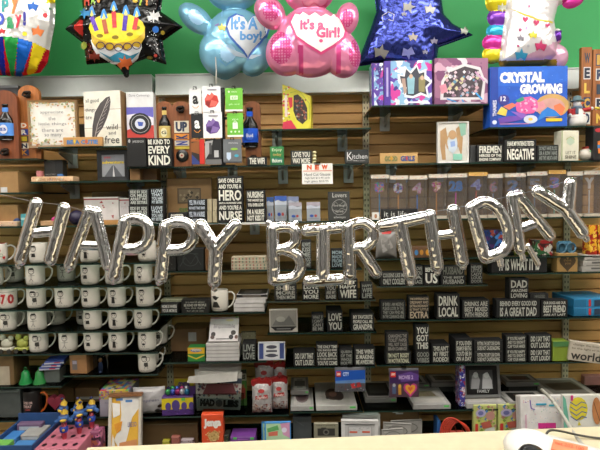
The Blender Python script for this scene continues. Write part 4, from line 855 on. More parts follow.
# M3
I('sketch_box', 'large dark box with faint chalk drawing between the P and Y balloons', 'box', M3, 177, 204, 248.5, .06, '1d1f1e', [('L', [(.1, .8), (.3, .4), (.5, .7), (.7, .35), (.9, .75)], .02, '4a4e4c'), ('O', .5, .5, .3, .3, .02, '454947'), ('L', [(.2, .2), (.8, .25)], .02, '454947')])
I('small_gift_box', 'narrow dark sign behind the second P balloon stem', 'box', M3, 166, 176, 254, .05, '20201e', [('D', .1, .1, .9, .9, 10, ['6a6a60'], .06)])
I('cardboard_box', 'narrow brown box behind the stem of the Y', 'box', M3, 205, 214, 249, .06, '6c4c2c')
st_ = [('R', 0, 0, 1, 1, 'b8ac94')]+[('R', .02+i*.1, .1, .05+i*.1, .9, ['a05c50', '5c7c6c'][i % 2]) for i in range(10)]+[('R', 0, .42, 1, .58, 'c4bca4')]
r = I('pattern_box', 'lower cream box with small red and green pattern right of the Y balloon', 'box', M3, 231, 267, 263.5, .06, 'b8ac94', st_)
I('pattern_box', 'upper cream box with small red and green pattern right of the Y balloon', 'box', M3, 231, 266, 257, .06, 'b8ac94', st_, z=r['top'])
SG(M3, 301, 311.5, 240, ['ALWAYS', 'KISS', 'ME', 'GOOD', 'NIGHT'], 'narrow black sign behind the I balloon, left of its stem', ink='a8aca4')
SG(M3, 331, 343, 249, ['MOM', 'MADE', 'FROM', 'LOVE'], 'small black sign behind the I balloon, right of its stem', ink='9cb0b4')
# M4a
I('box_sign', 'black script sign with cream trellis top left of the lone mug', 'sign', M4a, 181, 209.5, 299.5, .045, '141513', [('T', 'in a world where', .16, .1, .84, .26, 'b0b0a4', 0), ('T', 'BE KIND OF PEOPLE', .1, .32, .9, .5, 'c0c0b4', .02), ('T', 'be the light', .16, .56, .84, .7, 'b8b8ac', 0), ('T', 'for all to see', .2, .76, .8, .88, 'a8a89c', 0)], SIGNS, ins=.0)
r = SG(M4a, 160.5, 178.5, 304, [('HOME IS WHERE', .6), ('YOUR MOM IS', .6)], 'small black sign with greenish top next to the mug rack', ink='d0d0c8', d=.06)
I('trellis_board', 'pale green patterned board lying on the small sign next to the mug rack', 'board', M4a, 160.5, 185, 298, .05, '84866c', [('D', 0, .1, 1, .9, 20, ['5c5e48', 'a0a28c'], .03)], z=r['top'], ins=.045, hh=.012)
z = None; rr = random.Random(2)
for i in range(4):
    r = I('boxed_game', f'white flat box in the stack beside the lone mug, {["bottom", "second from bottom", "second from top", "black-topped uppermost"][i]}', 'box', M4a, [233.5, 233.2, 235, 236][i], [265, 264.5, 266, 267.5][i], [307.5, 303, 298.5, 290][i], .13, 'cfcbc8', [('R', 0, .8, 1, 1, 'a8a4a0')] if i < 3 else [('R', .0, .0, 1, .55, '201f1e'), ('R', .2, .1, .8, .45, '6a625c')], 'white boxes beside the lone mug', z=z, hh=[.0165, .0165, .0165, .02][i]); z = r['top']
D = r['o']; d_ = Deco(lambda u, v, n: ((u-.5)*r['w']*.94, (v-.5)*-.118*-1, r['h']+.0006+.0003*n)); [d_.add(t, 1.2) for t in (('R', 0, 0, 1, 1, '1c1c1c'), ('R', .2, .25, .8, .75, '6c645e'))]; d_.done(D, 'lid_print')
# M4b
SG(M4b, 274, 297, 285, ['SHE IS', 'MORE', 'THEN MOM'], 'black sign reading THEN MOM below the B balloon', ink='a8a89e')
SG(M4b, 302, 320, 283.5, ['LOVE', 'YOU', 'MORE'], 'black sign reading LOVE YOU MORE below the I balloon', ink='c8c8be', frame=False)
SG(M4b, 325, 337, 285, ['YOU', 'ARE MY', 'BABE'], 'black sign reading BABE left of the WIFE sign', ink='a0a098')
SG(M4b, 338, 358, 279, [('BEST', .4), ('HAPPY', .4), ('WIFE', 1)], 'black sign reading WIFE below the R balloon', ink='d4d4c8', frame=False)
SG(M4b, 361, 373, 283, [('HAPPY', .6), ('WIFE', 1), ('LIFE', 1)], 'black sign reading HAPPY WIFE LIFE right of the WIFE sign', ink='90948c')
# M5a
I('cardboard_box', 'wide brown cardboard box with white label behind the crayon boxes', 'box', M5a, 170, 207, 329, .12, '6f5232', [('R', .5, .15, .72, .55, 'a8a8a4')], ins=.15)
cr = [('R', 0, 0, 1, .45, 'd8a828'), ('E', .5, .2, .34, .12, '4468a8'), ('R', 0, .45, 1, 1, '2c7838'), ('P', [(0, .5), (.5, .75), (1, .5), (1, .6), (.5, .85), (0, .6)], 'c8b030'), ('T', 'crayons', .25, .1, .78, .3, 'e8d8c0')]
I('crayon_box', 'stack of green and yellow crayon boxes beside the white boxes', 'crayon box', M5a, 187.5, 205, 347.5, .05, '2c7838', cr)
dv = [('R', 0, 0, 1, 1, 'd2ccca'), ('T', 'Impossible', .14, .3, .88, .52, '4c4454', 0), ('E', .14, .72, .08, .1, '2c241f'), ('E', .12, .84, .07, .08, '4a342a'), ('E', .83, .66, .09, .1, '30261f'), ('E', .76, .84, .08, .1, '1f1a1a'), ('E', .94, .84, .06, .08, '5c3a2c'), ('R', .25, .9, .7, .93, '2a2a2a')]
z = None
for i in range(5):
    r = I('boxed_game', f'white chocolate game box, {["bottom", "second", "third", "fourth", "fifth"][i]} in the stack above the word game magazines', 'box', M5a, 205.5+.4*(i % 2), 239.5+.3*((i*2) % 3), 358, .15, 'c6c2be', [('R', 0, .82, 1, 1, '9c9894')], 'stacked white chocolate boxes', z=z, hh=.0145); z = r['top']
r = I('boxed_game', 'white chocolate box standing tilted on top of its stack with pink line', 'box', M5a, 208, 238, 321, .012, 'd2ccca', dv, 'stacked white chocolate boxes', z=z, tilt=35, hh=.105, ins=.012)
deco(r['o'], r['w'], r['h'], -.0062, [('R', .0, .03, 1, .06, 'b06078'), ('R', .88, 0, .98, .04, '40d060'), ('E', .68, .14, .14, .05, 'd8cc9c')], pn='price_print')
SG(M5a, 242, 256, 343, ['LIVE', 'LOVE'], 'tiny black sign under a beige patterned lid, right of the white boxes', d=.06, ink='90948c')
I('trellis_board', 'beige patterned lid standing behind the tiny sign right of the white boxes', 'board', M5a, 241, 256, 332, .02, '77755c', [('D', 0, 0, 1, .5, 30, ['4c4a38', '94927a'], .05)], ins=.09)
I('name_plate', 'white tin plate with navy border and oval text panel', 'sign', M5a, 257.5, 285.5, 343.5, .02, 'b9bbbd', [('R', .04, .08, .2, .92, '2c3c70'), ('R', .8, .08, .96, .92, '2c3c70'), ('R', .24, .1, .76, .9, 'c8c8c6'), ('E', .5, .28, .2, .1, '3c3c48'), ('R', .3, .45, .7, .55, '3c3c48'), ('E', .5, .74, .2, .1, '3c3c48'), ('R', .27, .7, .73, .78, '3c3c48')], tilt=12, ins=-.004)
# M5b
I('photo_tile', 'square white photo tile with grey picture and black corners', 'picture', M5b, 269, 298, 309.5, .02, 'b9b3a8', [('P', [(.04, .04), (.96, .04), (.96, .8), (.04, .8)], '8f8c84'), ('P', [(.1, .7), (.3, .3), (.5, .55), (.7, .25), (.92, .7)], '6b6a66'), ('E', .4, .42, .16, .12, 'a6a39a'), ('P', [(.04, .74), (.2, .92), (.8, .92), (.96, .74)], '1c1c1c'), ('R', .25, .82, .75, .86, '8c8c88')])
SG(M5b, 311.5, 324, 314, ["WHAT IF", "I CAN'T", 'CAN I', 'BE ME'], 'narrow grey lettered black sign left of LOVE YOU', ink='8c8c84')
SG(M5b, 327, 343, 311.5, ['LOVE', 'YOU'], 'black box sign reading LOVE YOU left of the GRANDPA sign', ink='b8b8ae', d=.12, frame=False)
SG(M5b, 351, 374.5, 313.5, [('MY FAVORITE', .7), ('PEOPLE CALL ME', .6), ('GRANDPA', 1)], 'black sign reading MY FAVORITE PEOPLE CALL ME GRANDPA', ink='cfcfc4', d=.09)
# M6b
SG(M6b, 293, 315.5, 352, ['DID I SAY THAT', 'OUT LOUD?'], 'black sign reading OUT LOUD standing alone left of LOOK BACK', ink='c4c4b8', frame=False, d=.07)
SG(M6b, 316, 338.5, 344, [('THE ONLY TIME', .6), ('YOU SHOULD EVER', .4), ('LOOK BACK', .9), ('IS TO SEE HOW FAR', .45), ("YOU'VE COME", .8)], 'black sign reading LOOK BACK next to the OUT LOUD sign', ink='bfbfb4', frame=False, m=.05)
SG(M6b, 339.5, 353, 349, ['QUEEN', 'OF THE', 'WHOLE', 'HOUSE'], 'narrow black sign between LOOK BACK and the WINE sign', ink='94968e', d=.06)
SG(M6b, 354, 375.5, 348, ['THIS WINE', 'IS MAKING', 'ME AWESOME'], 'black sign reading THIS WINE IS MAKING ME AWESOME', ink='c8c8bc', d=.06)
# ================= right shelves
def doll(lab, x0, x1, yt, cols, side, rz):
    return I('doll_box', lab, 'toy box', R0, x0, x1, yt, .07, busy(cols, 45), [('R', 0, 0, .2, 1, side), ('D', .2, 0, 1, 1, 40, cols, .05)], 'boxed dolls', rz=rz)
pc = ['5c3ca0', '8cb8d8', 'c83c98', 'dce4f0', '3c2c80', '7ca8d0']
doll('left purple and blue doll box, mostly hidden behind its neighbour', 371.5, 383.5, 63, pc, '4a2c90', 0)
r = I('doll_box', 'purple and icy blue doll box with star-shaped window', 'toy box', R0, 384.5, 432, 60.5, .07, busy(pc, 38), [('R', 0, 0, .14, 1, '4a2c94'), ('R', .05, .15, .09, .8, 'b0a4d0'), ('P', [(.28, .3), (.4, .32), (.42, .12), (.55, .25), (.68, .08), (.74, .25), (.88, .2), (.88, .38), (1, .5), (.9, .62), (.94, .85), (.78, .78), (.6, .85), (.42, .82), (.44, .62), (.3, .5)], 'e8eaf0'), ('P', [(.33, .34), (.43, .36), (.46, .19), (.56, .3), (.68, .15), (.73, .3), (.84, .27), (.84, .42), (.95, .5), (.86, .6), (.89, .78), (.76, .72), (.6, .8), (.46, .77), (.47, .6), (.36, .5)], '3a3c48'), ('P', [(.48, .4), (.56, .3), (.64, .4), (.62, .75), (.5, .75)], '8cb8c8'), ('P', [(.72, .4), (.8, .32), (.86, .46), (.84, .72), (.72, .7)], '8c8458'), ('P', [(.36, .4), (.44, .4), (.47, .7), (.42, .76)], 'b09488'), ('E', .56, .36, .04, .05, 'c8a890'), ('E', .79, .4, .04, .05, 'c8a890'), ('R', .5, .92, .8, .96, 'd8d8e8'), ('P', [(.95, .02), (1, .02), (1, .08), (.95, .08)], '50c850')], 'boxed dolls', rz=-2)
pc2 = ['d8c0cc', '8c6c84', '584858', 'b8b0bc', '5c90b0', 'c8a0a8', '786070']
r = I('doll_box', 'pink and silver doll box with big arched window', 'toy box', R0, 434, 488, 58, .075, busy(['9c6c88', '7c4c70', 'c8a0b4', 'd4ccd4'], 26), [('P', [(.1, .9), (.12, .5), (.25, .25), (.55, .12), (.85, .2), (.95, .5), (.92, .9)], 'd8d4d8'), ('P', [(.16, .85), (.17, .52), (.3, .3), (.56, .18), (.82, .26), (.9, .52), (.86, .85)], '463c44'), ('D', .2, .3, .86, .82, 90, pc2+['c8c098', '3c2c38', 'e0dce0'], .045), ('P', [(.08, .6), (.2, .55), (.24, .72), (.12, .78)], 'd88ca0'), ('L', [(.22, .88), (.4, .95)], .025, '4090d0'), ('L', [(.5, .9), (.55, .97)], .025, '4090d0'), ('L', [(.76, .75), (.88, .9)], .03, '38a0e0'), ('L', [(.75, .3), (.92, .5)], .03, 'd0a0c8'), ('R', .2, .955, .85, .985, 'c8c0cc')], 'boxed dolls', rz=3)
I('cardboard_box', 'side panel carton at the left of the crystal kit', 'box', R0b, 484.5, 491, 86, .07, busy(['2848a8', 'c89040', '3c80c0'], 40)) if False else None
cx = [('R', 0, 0, 1, 1, '2058c0'), ('P', [(0, 0), (1, 0), (1, .25), (.6, .35), (0, .3)], '2464cc'), ('R', 0, 0, .1, 1, '1c409c'), ('T', 'THAMES', .03, .55, .08, .82, 'd8d8e8', .03, 1), ('E', .055, .92, .03, .035, 'c8d0e8'), ('T', 'CRYSTAL', .12, .09, .70, .27, 'f0f0f4', .07), ('T', 'GROWING', .38, .29, .93, .46, 'f0f0f4', .07)]
cx += [('D', .12, .05, 1, .5, 24, ['5c90e0', '88b0e8'], .008), ('E', .17, .55, .075, .09, '3c3c90'), ('T', '12', .13, .49, .2, .57, 'f0f0f0'), ('E', .8, .66, .22, .2, 'c8a060'), ('E', .79, .69, .18, .16, 'c89890'), ('P', [(.5, .62), (.68, .58), (.72, .68), (.6, .76)], 'd89098'), ('P', [(.82, .66), (.9, .62), (.97, .7), (.93, .82), (.84, .8)], 'e07850'), ('P', [(.32, .42+.2), (.4, .52), (.52, .5), (.6, .56), (.62, .68), (.56, .78), (.42, .8), (.34, .74)], 'd85c9c'), ('D', .36, .54, .6, .76, 24, ['e888b8', 'f0b8d0', 'c03c80'], .02),
       ('P', [(.08, .78), (.14, .66), (.22, .72), (.2, .82)], 'e0c858'), ('P', [(.16, .66), (.28, .6), (.34, .64), (.24, .72)], 'd87860'), ('P', [(.1, .86), (.24, .82), (.4, .82), (.42, .88), (.26, .92), (.12, .95)], '6c48a8'), ('P', [(.26, .74), (.44, .78), (.5, .84), (.4, .86)], '8860c0'), ('E', .52, .88, .09, .07, 'c8d0e0'), ('E', .52, .88, .03, .025, 'd8b850'), ('P', [(.6, .92), (.66, .76), (.74, .68), (.84, .74), (.92, .84), (.84, .84), (.72, .84)], '2c7cd0'), ('R', .72, .87, .93, .92, 'e0c030'), ('R', .12, .945, .5, .96, 'b880b0'), ('P', [(.32, .56), (.42, .5), (.44, .56), (.36, .6)], '3c9878')]
I('crystal_kit', 'big blue toy box reading CRYSTAL GROWING with crystals and a dolphin', 'toy box', R0b, 490.5, 567, 66.5, .08, '2058c0', cx, ins=.005)
# snowman
Yc = SF+.04; zz = R0b['z']+.0005; p = at(577, 110, Yc); e = empty('snowman_figure', Vector((p.x, Yc, zz)))
bm = bmesh.new(); lathe(bm, [(.001, 0), (.032, .002), (.036, .02), (.032, .045), (.022, .066), (.014, .076)], 20); ell(bm, (0, -.002, .092), (.017, .017, .018), 16, 10); obj('body', bm, mat('dcd8d4', .6), e)
bm = bmesh.new(); lathe(bm, [(.0335, .036), (.030, .052), (.023, .068), (.016, .08)], 20)
for f in list(bm.faces):
    c = f.calc_center_median()
    if c.y < -.01 and abs(c.x) < .012: bm.faces.remove(f)
tube(bm, [(.02, 0, .066), (.04, -.004, .07), (.052, -.008, .072)], .008, 10); tube(bm, [(-.02, 0, .066), (-.034, -.004, .066), (-.036, -.012, .05)], .008, 10); obj('coat', bm, mat('a8262c', .7), e)
bm = bmesh.new(); lathe(bm, [(.027, .104), (.027, .107), (.016, .108), (.015, .122), (.008, .126), (.0005, .126)], 18); obj('hat', bm, mat('5c7478', .7), e)
bm = bmesh.new(); tube(bm, [(.016*math.cos(a), .016*math.sin(a), .078) for a in [i*math.pi/8 for i in range(17)]], .006, 8); tube(bm, [(-.01, -.018, .076), (-.016, -.03, .05)], .006, 8); obj('scarf', bm, mat('66788c', .8), e)
bm = bmesh.new(); lathe(bm, [(.0035, 0), (.0004, .02)], 8); bmesh.ops.rotate(bm, verts=bm.verts, matrix=Matrix.Rotation(math.radians(80), 3, 'Y')); bmesh.ops.translate(bm, verts=bm.verts, vec=(.006, -.017, .092)); obj('nose', bm, 'd86a28', e)
bm = bmesh.new(); ell(bm, (-.006, -.0175, .098), (.002, .002, .002), 8, 6); ell(bm, (.006, -.0175, .098), (.002, .002, .002), 8, 6)
for k in range(3): ell(bm, (0, -.031+k*.0045, .03+k*.014), (.0026, .0026, .0026), 8, 6)
obj('buttons_and_eyes', bm, '1c1c1c', e)
bm = bmesh.new(); ell(bm, (.055, -.009, .073), (.007, .007, .007), 10, 8); ell(bm, (-.036, -.014, .046), (.007, .007, .007), 10, 8); obj('mittens', bm, 'dcdcd8', e)
bm = bmesh.new(); lathe(bm, [(.001, 0), (.005, .004), (.006, .016), (.001, .028)], 10); bmesh.ops.rotate(bm, verts=bm.verts, matrix=Matrix.Rotation(math.radians(100), 3, 'Y')); bmesh.ops.translate(bm, verts=bm.verts, vec=(.06, -.02, .073)); obj('candle', bm, 'd8b838', e)
tag(e, 'snowman figurine with red coat, grey hat and scarf beside the crystal kit', 'figurine')
for i, (x0, x1, yt, s, lab) in enumerate(((581, 592, 47, 'WELCO', 'tall brown letter board beside the snowman, letters running down'), (592.5, 616, 49, 'FRIEN', 'tall brown letter board at the right edge of the picture'))):
    loc, w, h = place(R0b, x0, x1, yt, .09 if i == 0 else .095, None, .02); bm = bmesh.new(); abox(bm, -w/2, w/2, -.01, .01, 0, h, 0, .002)
    o = obj('letter_board', bm, mat('a0602c', .5, 0, .2, 9, 0, 60, (10, 1, 1)), loc=loc); tag(o, lab, 'sign'); T = []
    for k, ch in enumerate(s):
        v0 = .06+k*.185; bg, fg = ((None, '2c3c4c'), ('dcd8d8', '20283c'), (None, 'e0c050'), ('28345c', 'c8a040'), ('dcd8d0', '24385c'))[(k+i*3) % 5]; u0, u1 = (.2, .85) if i == 0 else (.12, .5)
        if bg: T.append(('R', u0, v0, u1, v0+.15, bg))
        T.append(('T', ch, u0+.1*(u1-u0), v0+.012, u1-.1*(u1-u0), v0+.138, fg, .05))
    deco(o, w, h, -.01, T)
# R1
I('small_plaque', 'small natural wood plaque reading GOOD GIRLS in coloured letters, centre right', 'sign', R1, 380, 418, 153, .02, 'c09a62', [('T', 'GOOD', .12, .28, .46, .78, '6c7c50', .05), ('T', 'GIRLS', .54, .28, .92, .78, '3c5490', .05), ('E', .3, .5, .04, .2, 'c89838'), ('E', .7, .5, .03, .2, 'b85050')])
FR('white baby photo frame with tan teddy shape and blue patch', R1, 438, 469, 121.5, .006, .025, 'd2cfca', 'd0cdc6', [('P', [(.05, .2), (.25, .1), (.3, .35), (.22, .6), (.25, .95), (.12, .95), (.05, .6)], 'b08c62'), ('P', [(.6, .15), (.75, .05), (.85, .4), (.8, .9), (.68, .6)], 'b08c62'), ('P', [(.7, 0), (.95, 0), (.95, .3), (.78, .35)], '8cb8a4'), ('E', .48, .3, .14, .12, 'b8946c'), ('O', .48, .5, .24, .24, .05, 'b8946c'), ('P', [(.3, .45), (.62, .4), (.66, .65), (.5, .8), (.34, .7)], 'c8d4e0'), ('P', [(.4, .48), (.56, .46), (.58, .6), (.42, .62)], '90a8d8'), ('R', .5, .8, .82, .96, '88c4b0')], rz=-4)
SG(R1, 477, 503.5, 144.5, [('FIREMEN', 1.1), ('HEROES OF THE', .45), ('ENGINE COMPANY', .45)], 'black sign reading FIREMEN on the upper right shelf', ink='e0ded2')
I('box_sign', 'plain grey box edge-on left of the FIREMEN sign', 'sign', R1, 470, 476.5, 145, .045, '3c3e3e', grp=SIGNS, ins=.03)
SG(R1, 504.5, 536.5, 139.5, [('I HAVE MY PATIENCE TESTED', .5), ("I'M", .01), ('NEGATIVE', 1.2)], 'black box sign reading PATIENCE TESTED NEGATIVE in large letters', ink='e6e4d8', frame=False, ins=-.004)
SG(R1, 537, 559, 145, ['DO NOT HAVE DUCKS', 'OR A ROW I HAVE', 'AND THEY ARE AT A RAVE'], 'black sign with three small lines right of the NEGATIVE sign', ink='8c928c')
I('quote_block', 'cream block reading LET IT SHINE with green side', 'sign', R1, 560, 579, 130.5, .05, 'd8d4c0', [('R', 0, 0, .06, 1, '8c9868'), ('P', [(.3, .25), (.7, .2), (.74, .4), (.5, .5), (.3, .42)], 'b8c8b0'), ('L', [(.25, .3), (.5, .2), (.75, .3)], .03, 'b8b068'), ('T', 'LET IT', .24, .68, .8, .78, '5c5848', 0), ('T', 'SHINE', .2, .82, .85, .93, '5c5848', .02)], ins=-.005, rz=6)
Yc = SF+.035; p = at(586, 150, Yc); e = empty('snowman_jar', Vector((p.x, Yc, R1['z']+.0005))); bm = bmesh.new(); ell(bm, (0, 0, .026), (.03, .028, .026), 20, 12); obj('jar', bm, mat('d8cfc4', .4), e); bm = bmesh.new(); tube(bm, [(0, 0, .05), (0, 0, .058)], .014, 14); obj('lid', bm, '8c2c20', e)
D = Deco(lambda u, v, n: (.012+(u-.5)*.02, -.0262-.0006*n, .026+(.5-v)*.02)); D.add(('P', [(.2, .2), (.8, .2), (.5, .9)], 'b82c2c')); D.add(('E', .0, -.1, .2, .2, '80c888')); D.done(e, 'heart_print'); tag(e, 'round white jar with red heart beside the cream LET IT SHINE block', 'jar')
I('lantern_box', 'dark box with orange and blue print at the right edge', 'box', R1, 593.5, 612, 126, .06, '1f1e1e', [('E', .3, .12, .25, .06, 'b03038'), ('P', [(.2, .45), (.6, .4), (.6, .8), (.25, .8)], 'd87c30'), ('R', .2, .55, .6, .65, '3c80c8')], ins=-.01)
# clear candle packs
def pack(x0, x1, yt, n, c, c2, lab, hd='dcd4c8', pink=False):
    loc, w, h = place(R2, x0, x1, yt, .025, None, .05); e = empty('candle_pack', loc); hh = .016
    bm = bmesh.new(); abox(bm, -w/2, w/2, -.024, .024, .010, h-hh); o = obj('clear_case', bm, clear('f2eef0', .14, .08, .06), e)
    bm = bmesh.new(); abox(bm, -w/2, w/2, -.025, .025, h-hh, h); t = obj('header', bm, hd, e); deco(t, w, hh, -.025, [('D', 0, .1, 1, .9, 14, ['d89848', 'c87878', '88a0b0', 'e8e0d8'], .03)], z0=h-hh)
    bm = bmesh.new(); abox(bm, -w/2, w/2, -.025, .025, 0, .011); t = obj('base_card', bm, 'c0b5a2', e); deco(t, w, .011, -.025, [('D', 0, .1, 1, .9, 8, ['c89878', 'a8a098'], .03)])
    if pink: bm = bmesh.new(); abox(bm, -w*.3, w*.4, -.01, .014, .012, h*.55, 0, .004); obj('bottle', bm, 'c8548c', e)
    bm = bmesh.new(); zt_ = h-hh-.012
    if n:
        vs, fs = tmesh(n, .05); W = w*(.55 if len(n) == 1 else .7); H = .045; V1 = [bm.verts.new(((u-.5)*W, -.004, zt_-H+v*H)) for u, v in vs]; V2 = [bm.verts.new(((u-.5)*W, .001, zt_-H+v*H)) for u, v in vs]
        for f in fs:
            for V in (V1, V2):
                try: bm.faces.new([V[k] for k in f])
                except ValueError: pass
        obj('number_candle', bm, busy(c, 110, .4) if len(c) > 1 else c[0], e)
    bm = bmesh.new(); abox(bm, -.0025, .0025, -.003, 0, .012, zt_-.05); obj('stick', bm, c2, e)
    tag(e, lab, 'candle pack', 'clear candle packs'); return e
mc = ['3c78c8', 'c83c80', 'd88838', '58a058', 'b0388c']
PK = [(371, 389.5, 174.5, '8', mc, '4888b0', 'multicoloured 8, leftmost'), (390, 408.5, 175.5, '0', ['c8c8c8', 'b05888', '5878b8'], 'c88838', 'pale 0, second from left'), (409.5, 427.5, 175.5, '4', ['c8a0b0', 'b06080', 'a8a8a8'], '4870b0', 'pale pink figure 4, third from left'), (429, 447, 174, '9', ['c84c90', 'c8b048', 'e0d0d0'], 'c8883c', 'pink and yellow 9'), (447.5, 467.5, 173.5, '28', ['3c78c0'], 'c03c94', 'blue 28'), (468.5, 487.5, 172, '4', ['8890c0', 'a0a8d0', '6c60a0'], 'b85838', 'lilac 4'), (488, 503, 174, '6', ['b87880', '6c7c8c'], '88888c', 'dull pink 6, behind the D balloon'), (505, 526, 173, '2', ['8c88a0', '4878a8'], '7c7c80', 'dim 2 above the A balloon'), (527, 547.5, 171.5, '5', ['a8a8a8', '888890'], '8c8c90', 'grey 5'), (548.5, 566, 170, '3', ['507cb0', 'a878b0'], '88a888', 'blue 3, behind the Y balloon'), (567, 583, 171.5, '7', ['90a8a0'], '888888', 'grey 7 behind the Y balloon'), (584, 601, 170.5, 'Y', ['d8d4cc'], 'd8d4cc', 'white figure right of the Y balloon')]
for x0, x1, yt, n, c, c2, lab in PK: pack(x0, x1, yt, n, c, c2, 'clear candle pack showing a '+lab, hd='e0b060' if 'lilac' in lab or 'blue 3' in lab else 'd4cabb')
pack(602, 622, 171, '', ['d8d4cc'], 'd8d4cc', 'clear pack with a pink bottle at the right edge', pink=True)
I('script_sign', 'black sign with white script lying over the packs above the T balloon', 'sign', R2, 381, 418, 209, .01, '1a1a1a', [('T', 'it is life', .08, .2, .7, .7, 'c8c8c4', 0)], ins=.002, rz=1)
I('price_card', 'small white tag left of the black script sign above the R', 'tag', R2, 372, 379.5, 212.5, .006, 'dcd8d0', [('E', .5, .5, .2, .3, 'b08060')], ins=.004)
# R2b
BAG('clear bag with red top behind the R and T balloons', R2b, 376, 398, 231, .04, mat('85827e', .25), [('P', [(.25, .02), (.75, 0), (.7, .1), (.3, .12)], 'b02c28'), ('P', [(.2, .3), (.6, .25), (.8, .6), (.3, .8)], '9c9894')])
I('sticker_box', 'brown box with orange and blue badges behind the T balloon', 'box', R2b, 411, 432, 247, .06, '6a4c34', [('E', .25, .5, .09, .25, '4c88c0'), ('E', .5, .5, .09, .25, 'c88c38'), ('E', .8, .5, .1, .28, 'd89830')])
I('toy_pack', 'colourful toy pack seen through the hole of the D balloon', 'box', R2b, 481, 505, 230, .05, busy(['1a2c48', '3c78b8', '24282c', '4c2c60', 'a84c38', '183060'], 60), ins=.03)
I('toy_pack', 'red and green toy pack behind the last A balloon', 'box', R2b, 534, 553, 240, .05, busy(['8c2424', '2c2c30', 'c0bcb0', '401c1c', '2c5c34'], 60), ins=.03)
bm = bmesh.new(); p = at(565, 245, SF+.03); w = .036
for s in (-1, 1):
    tube(bm, [(s*.019+.017*math.cos(a), -.012, .03+.02*math.sin(a)) for a in [i*math.pi/8 for i in range(17)]], .0045, 8)
abox(bm, -.034, .034, -.008, .014, .001, .058, 0, .01); tag(obj('goggles', bm, mat('3c6478', .2), loc=Vector((p.x, p.y, R2b['z']+.0005))), 'translucent blue goggles above the wooden heart block', 'goggles')
for i in range(2): I('candy_box', f'{"left" if i == 0 else "right"} yellow and red candy box at the right edge below the clear packs', 'box', R2b, 589+i*9, 597.5+i*9, 225, .05, busy(['d8a028', 'b03020', 'e0b848', '8c2418'], 70))
# R3a
SG(R3a, 380.5, 407, 272, [('COUSINS LIKE ME', .7), ('ONLY COOLER!', 1)], 'black sign reading ONLY COOLER between the R and T', ink='a8aaa2')
SG(R3a, 414, 423, 265, ['LOVE', 'YOU', 'A', 'LACE'], 'narrow black sign left of US', ink='9c9e96')
SG(R3a, 424, 439, 266, [('BEFORE', .5), ('US', 1.2)], 'black box sign reading US below the H balloon', ink='d8d8cc', frame=False)
r = SG(R3a, 441, 466, 275.5, [('THE BEST', .5), ('HUSBAND', 1)], 'black sign reading HUSBAND, bottom of its stack', ink='9c9e96'); SG(R3a, 441, 465, 266, ['HUSBAND'], 'black sign reading HUSBAND, top of its stack', ink='707269', z=r['top'])
SG(R3a, 470, 483, 264, ['NEVER', 'LITTLE', 'LADY', 'LOUD', 'DOOR'], 'narrow tall black sign right of HUSBAND', ink='8c8e86')
# R3b
SG(R3b, 491, 547.5, 256.5, ['IT IS WHAT IT IS'], 'wide black sign reading IT IS WHAT IT IS', ink='cfcfc4', m=.14, frame=False)
I('ornament_pack', 'green and black pack standing behind the IT IS WHAT IT IS sign', 'box', R3b, 500, 530, 252, .02, busy(['1c241c', '2c7c30', '181818', '8c8c30', '802c2c'], 55), ins=.1)
I('heart_block', 'tan wooden block with a dark engraved heart', 'sign', R3b, 557, 578, 253, .05, 'a5834e', [heart(.5, .52, .8, .85, '4a3a26'), ('T', 'thank', .3, .3, .7, .44, 'a5834e', 0), ('T', 'you', .36, .5, .64, .64, 'a5834e', 0)])
z = None
for i in range(3):
    r = I('tape_pack', f'grey flat pack at the right edge beside the heart block, {["bottom", "middle", "top"][i]} of three', 'pack', R3b, 582+i*1, 612, 266-i*7, .08, 'a8a49c', [('R', .3, .2, .7, .5, '5c5a56'), ('R', .1, .8, .9, .9, '6c6a64')], z=z, hh=.022, ins=-.0); z = r['top']+.001
# R4
SG(R4, 380.5, 406, 301, ['IF EVER I AM MISSING', 'PLEASE LOOK IN THE', 'THEY CAN FIND ME', 'IN THE CLEARANCE AISLE'], 'black sign with four lines left of the EXTRA sign', ink='8e9088')
SG(R4, 408.5, 429.5, 296.5, [('THE DIFFERENCE IN', .38), ('ORDINARY AND', .45), ('EXTRAORDINARY', .45), ('IS THAT LITTLE', .38), ('EXTRA', 1.1)], 'black sign reading EXTRA in tan letters', ink='b4a48c', frame=False, m=.05)
SG(R4, 436.5, 460, 294, ['DRINK', 'LOCAL'], 'black box sign reading DRINK LOCAL', ink='c8c8bc')
SG(R4, 462, 490, 300, ['DRINKS ARE', 'BEST MIXED', 'WITH FRIENDS'], 'black sign reading DRINKS ARE BEST MIXED WITH FRIENDS', ink='acaca2', d=.07)
r = SG(R4, 496, 540.5, 299.5, [('BEHIND EVERY GOOD KID', .55), ('IS A GREAT DAD', 1)], 'wide black sign reading IS A GREAT DAD', ink='b4b4aa', frame=False)
SG(R4, 509, 529, 278.5, [('DAD', 1), ('AMAZING', .4), ('LOVING', .6)], 'black sign reading DAD standing on the GREAT DAD sign', ink='b0b0a6', z=r['top'], frame=False)
SG(R4, 530, 549, 293.5, ['I AM BLESSED'], 'thin low black sign standing right of the DAD sign', ink='6c6e68', z=r['top'], m=.2, d=.03)
SG(R4, 541, 568, 300, [('OUR DOGS ARE OUR', .4), ('BEST FRIEND', 1), ('ARE AT LAST', .3)], 'black sign reading BEST FRIEND beside the bright blue boxes', ink='c0c0b4', frame=False)
z = None
for i in range(2):
    r = I('blue_game_box', f'bright blue flat box at the right edge, {["lower", "upper"][i]} one', 'box', R4, 571.5, 614, 309-i*9, .16, '2c84b4', [('R', .0, .1, .3, .9, '236c94'), ('R', .36, .1, .42, .9, 'c83838'), ('P', [(.5, .2), (.9, .1), (.95, .8), (.5, .9)], '2c3c50')], z=z, hh=.036, rz=4, ins=.02); z = r['top']
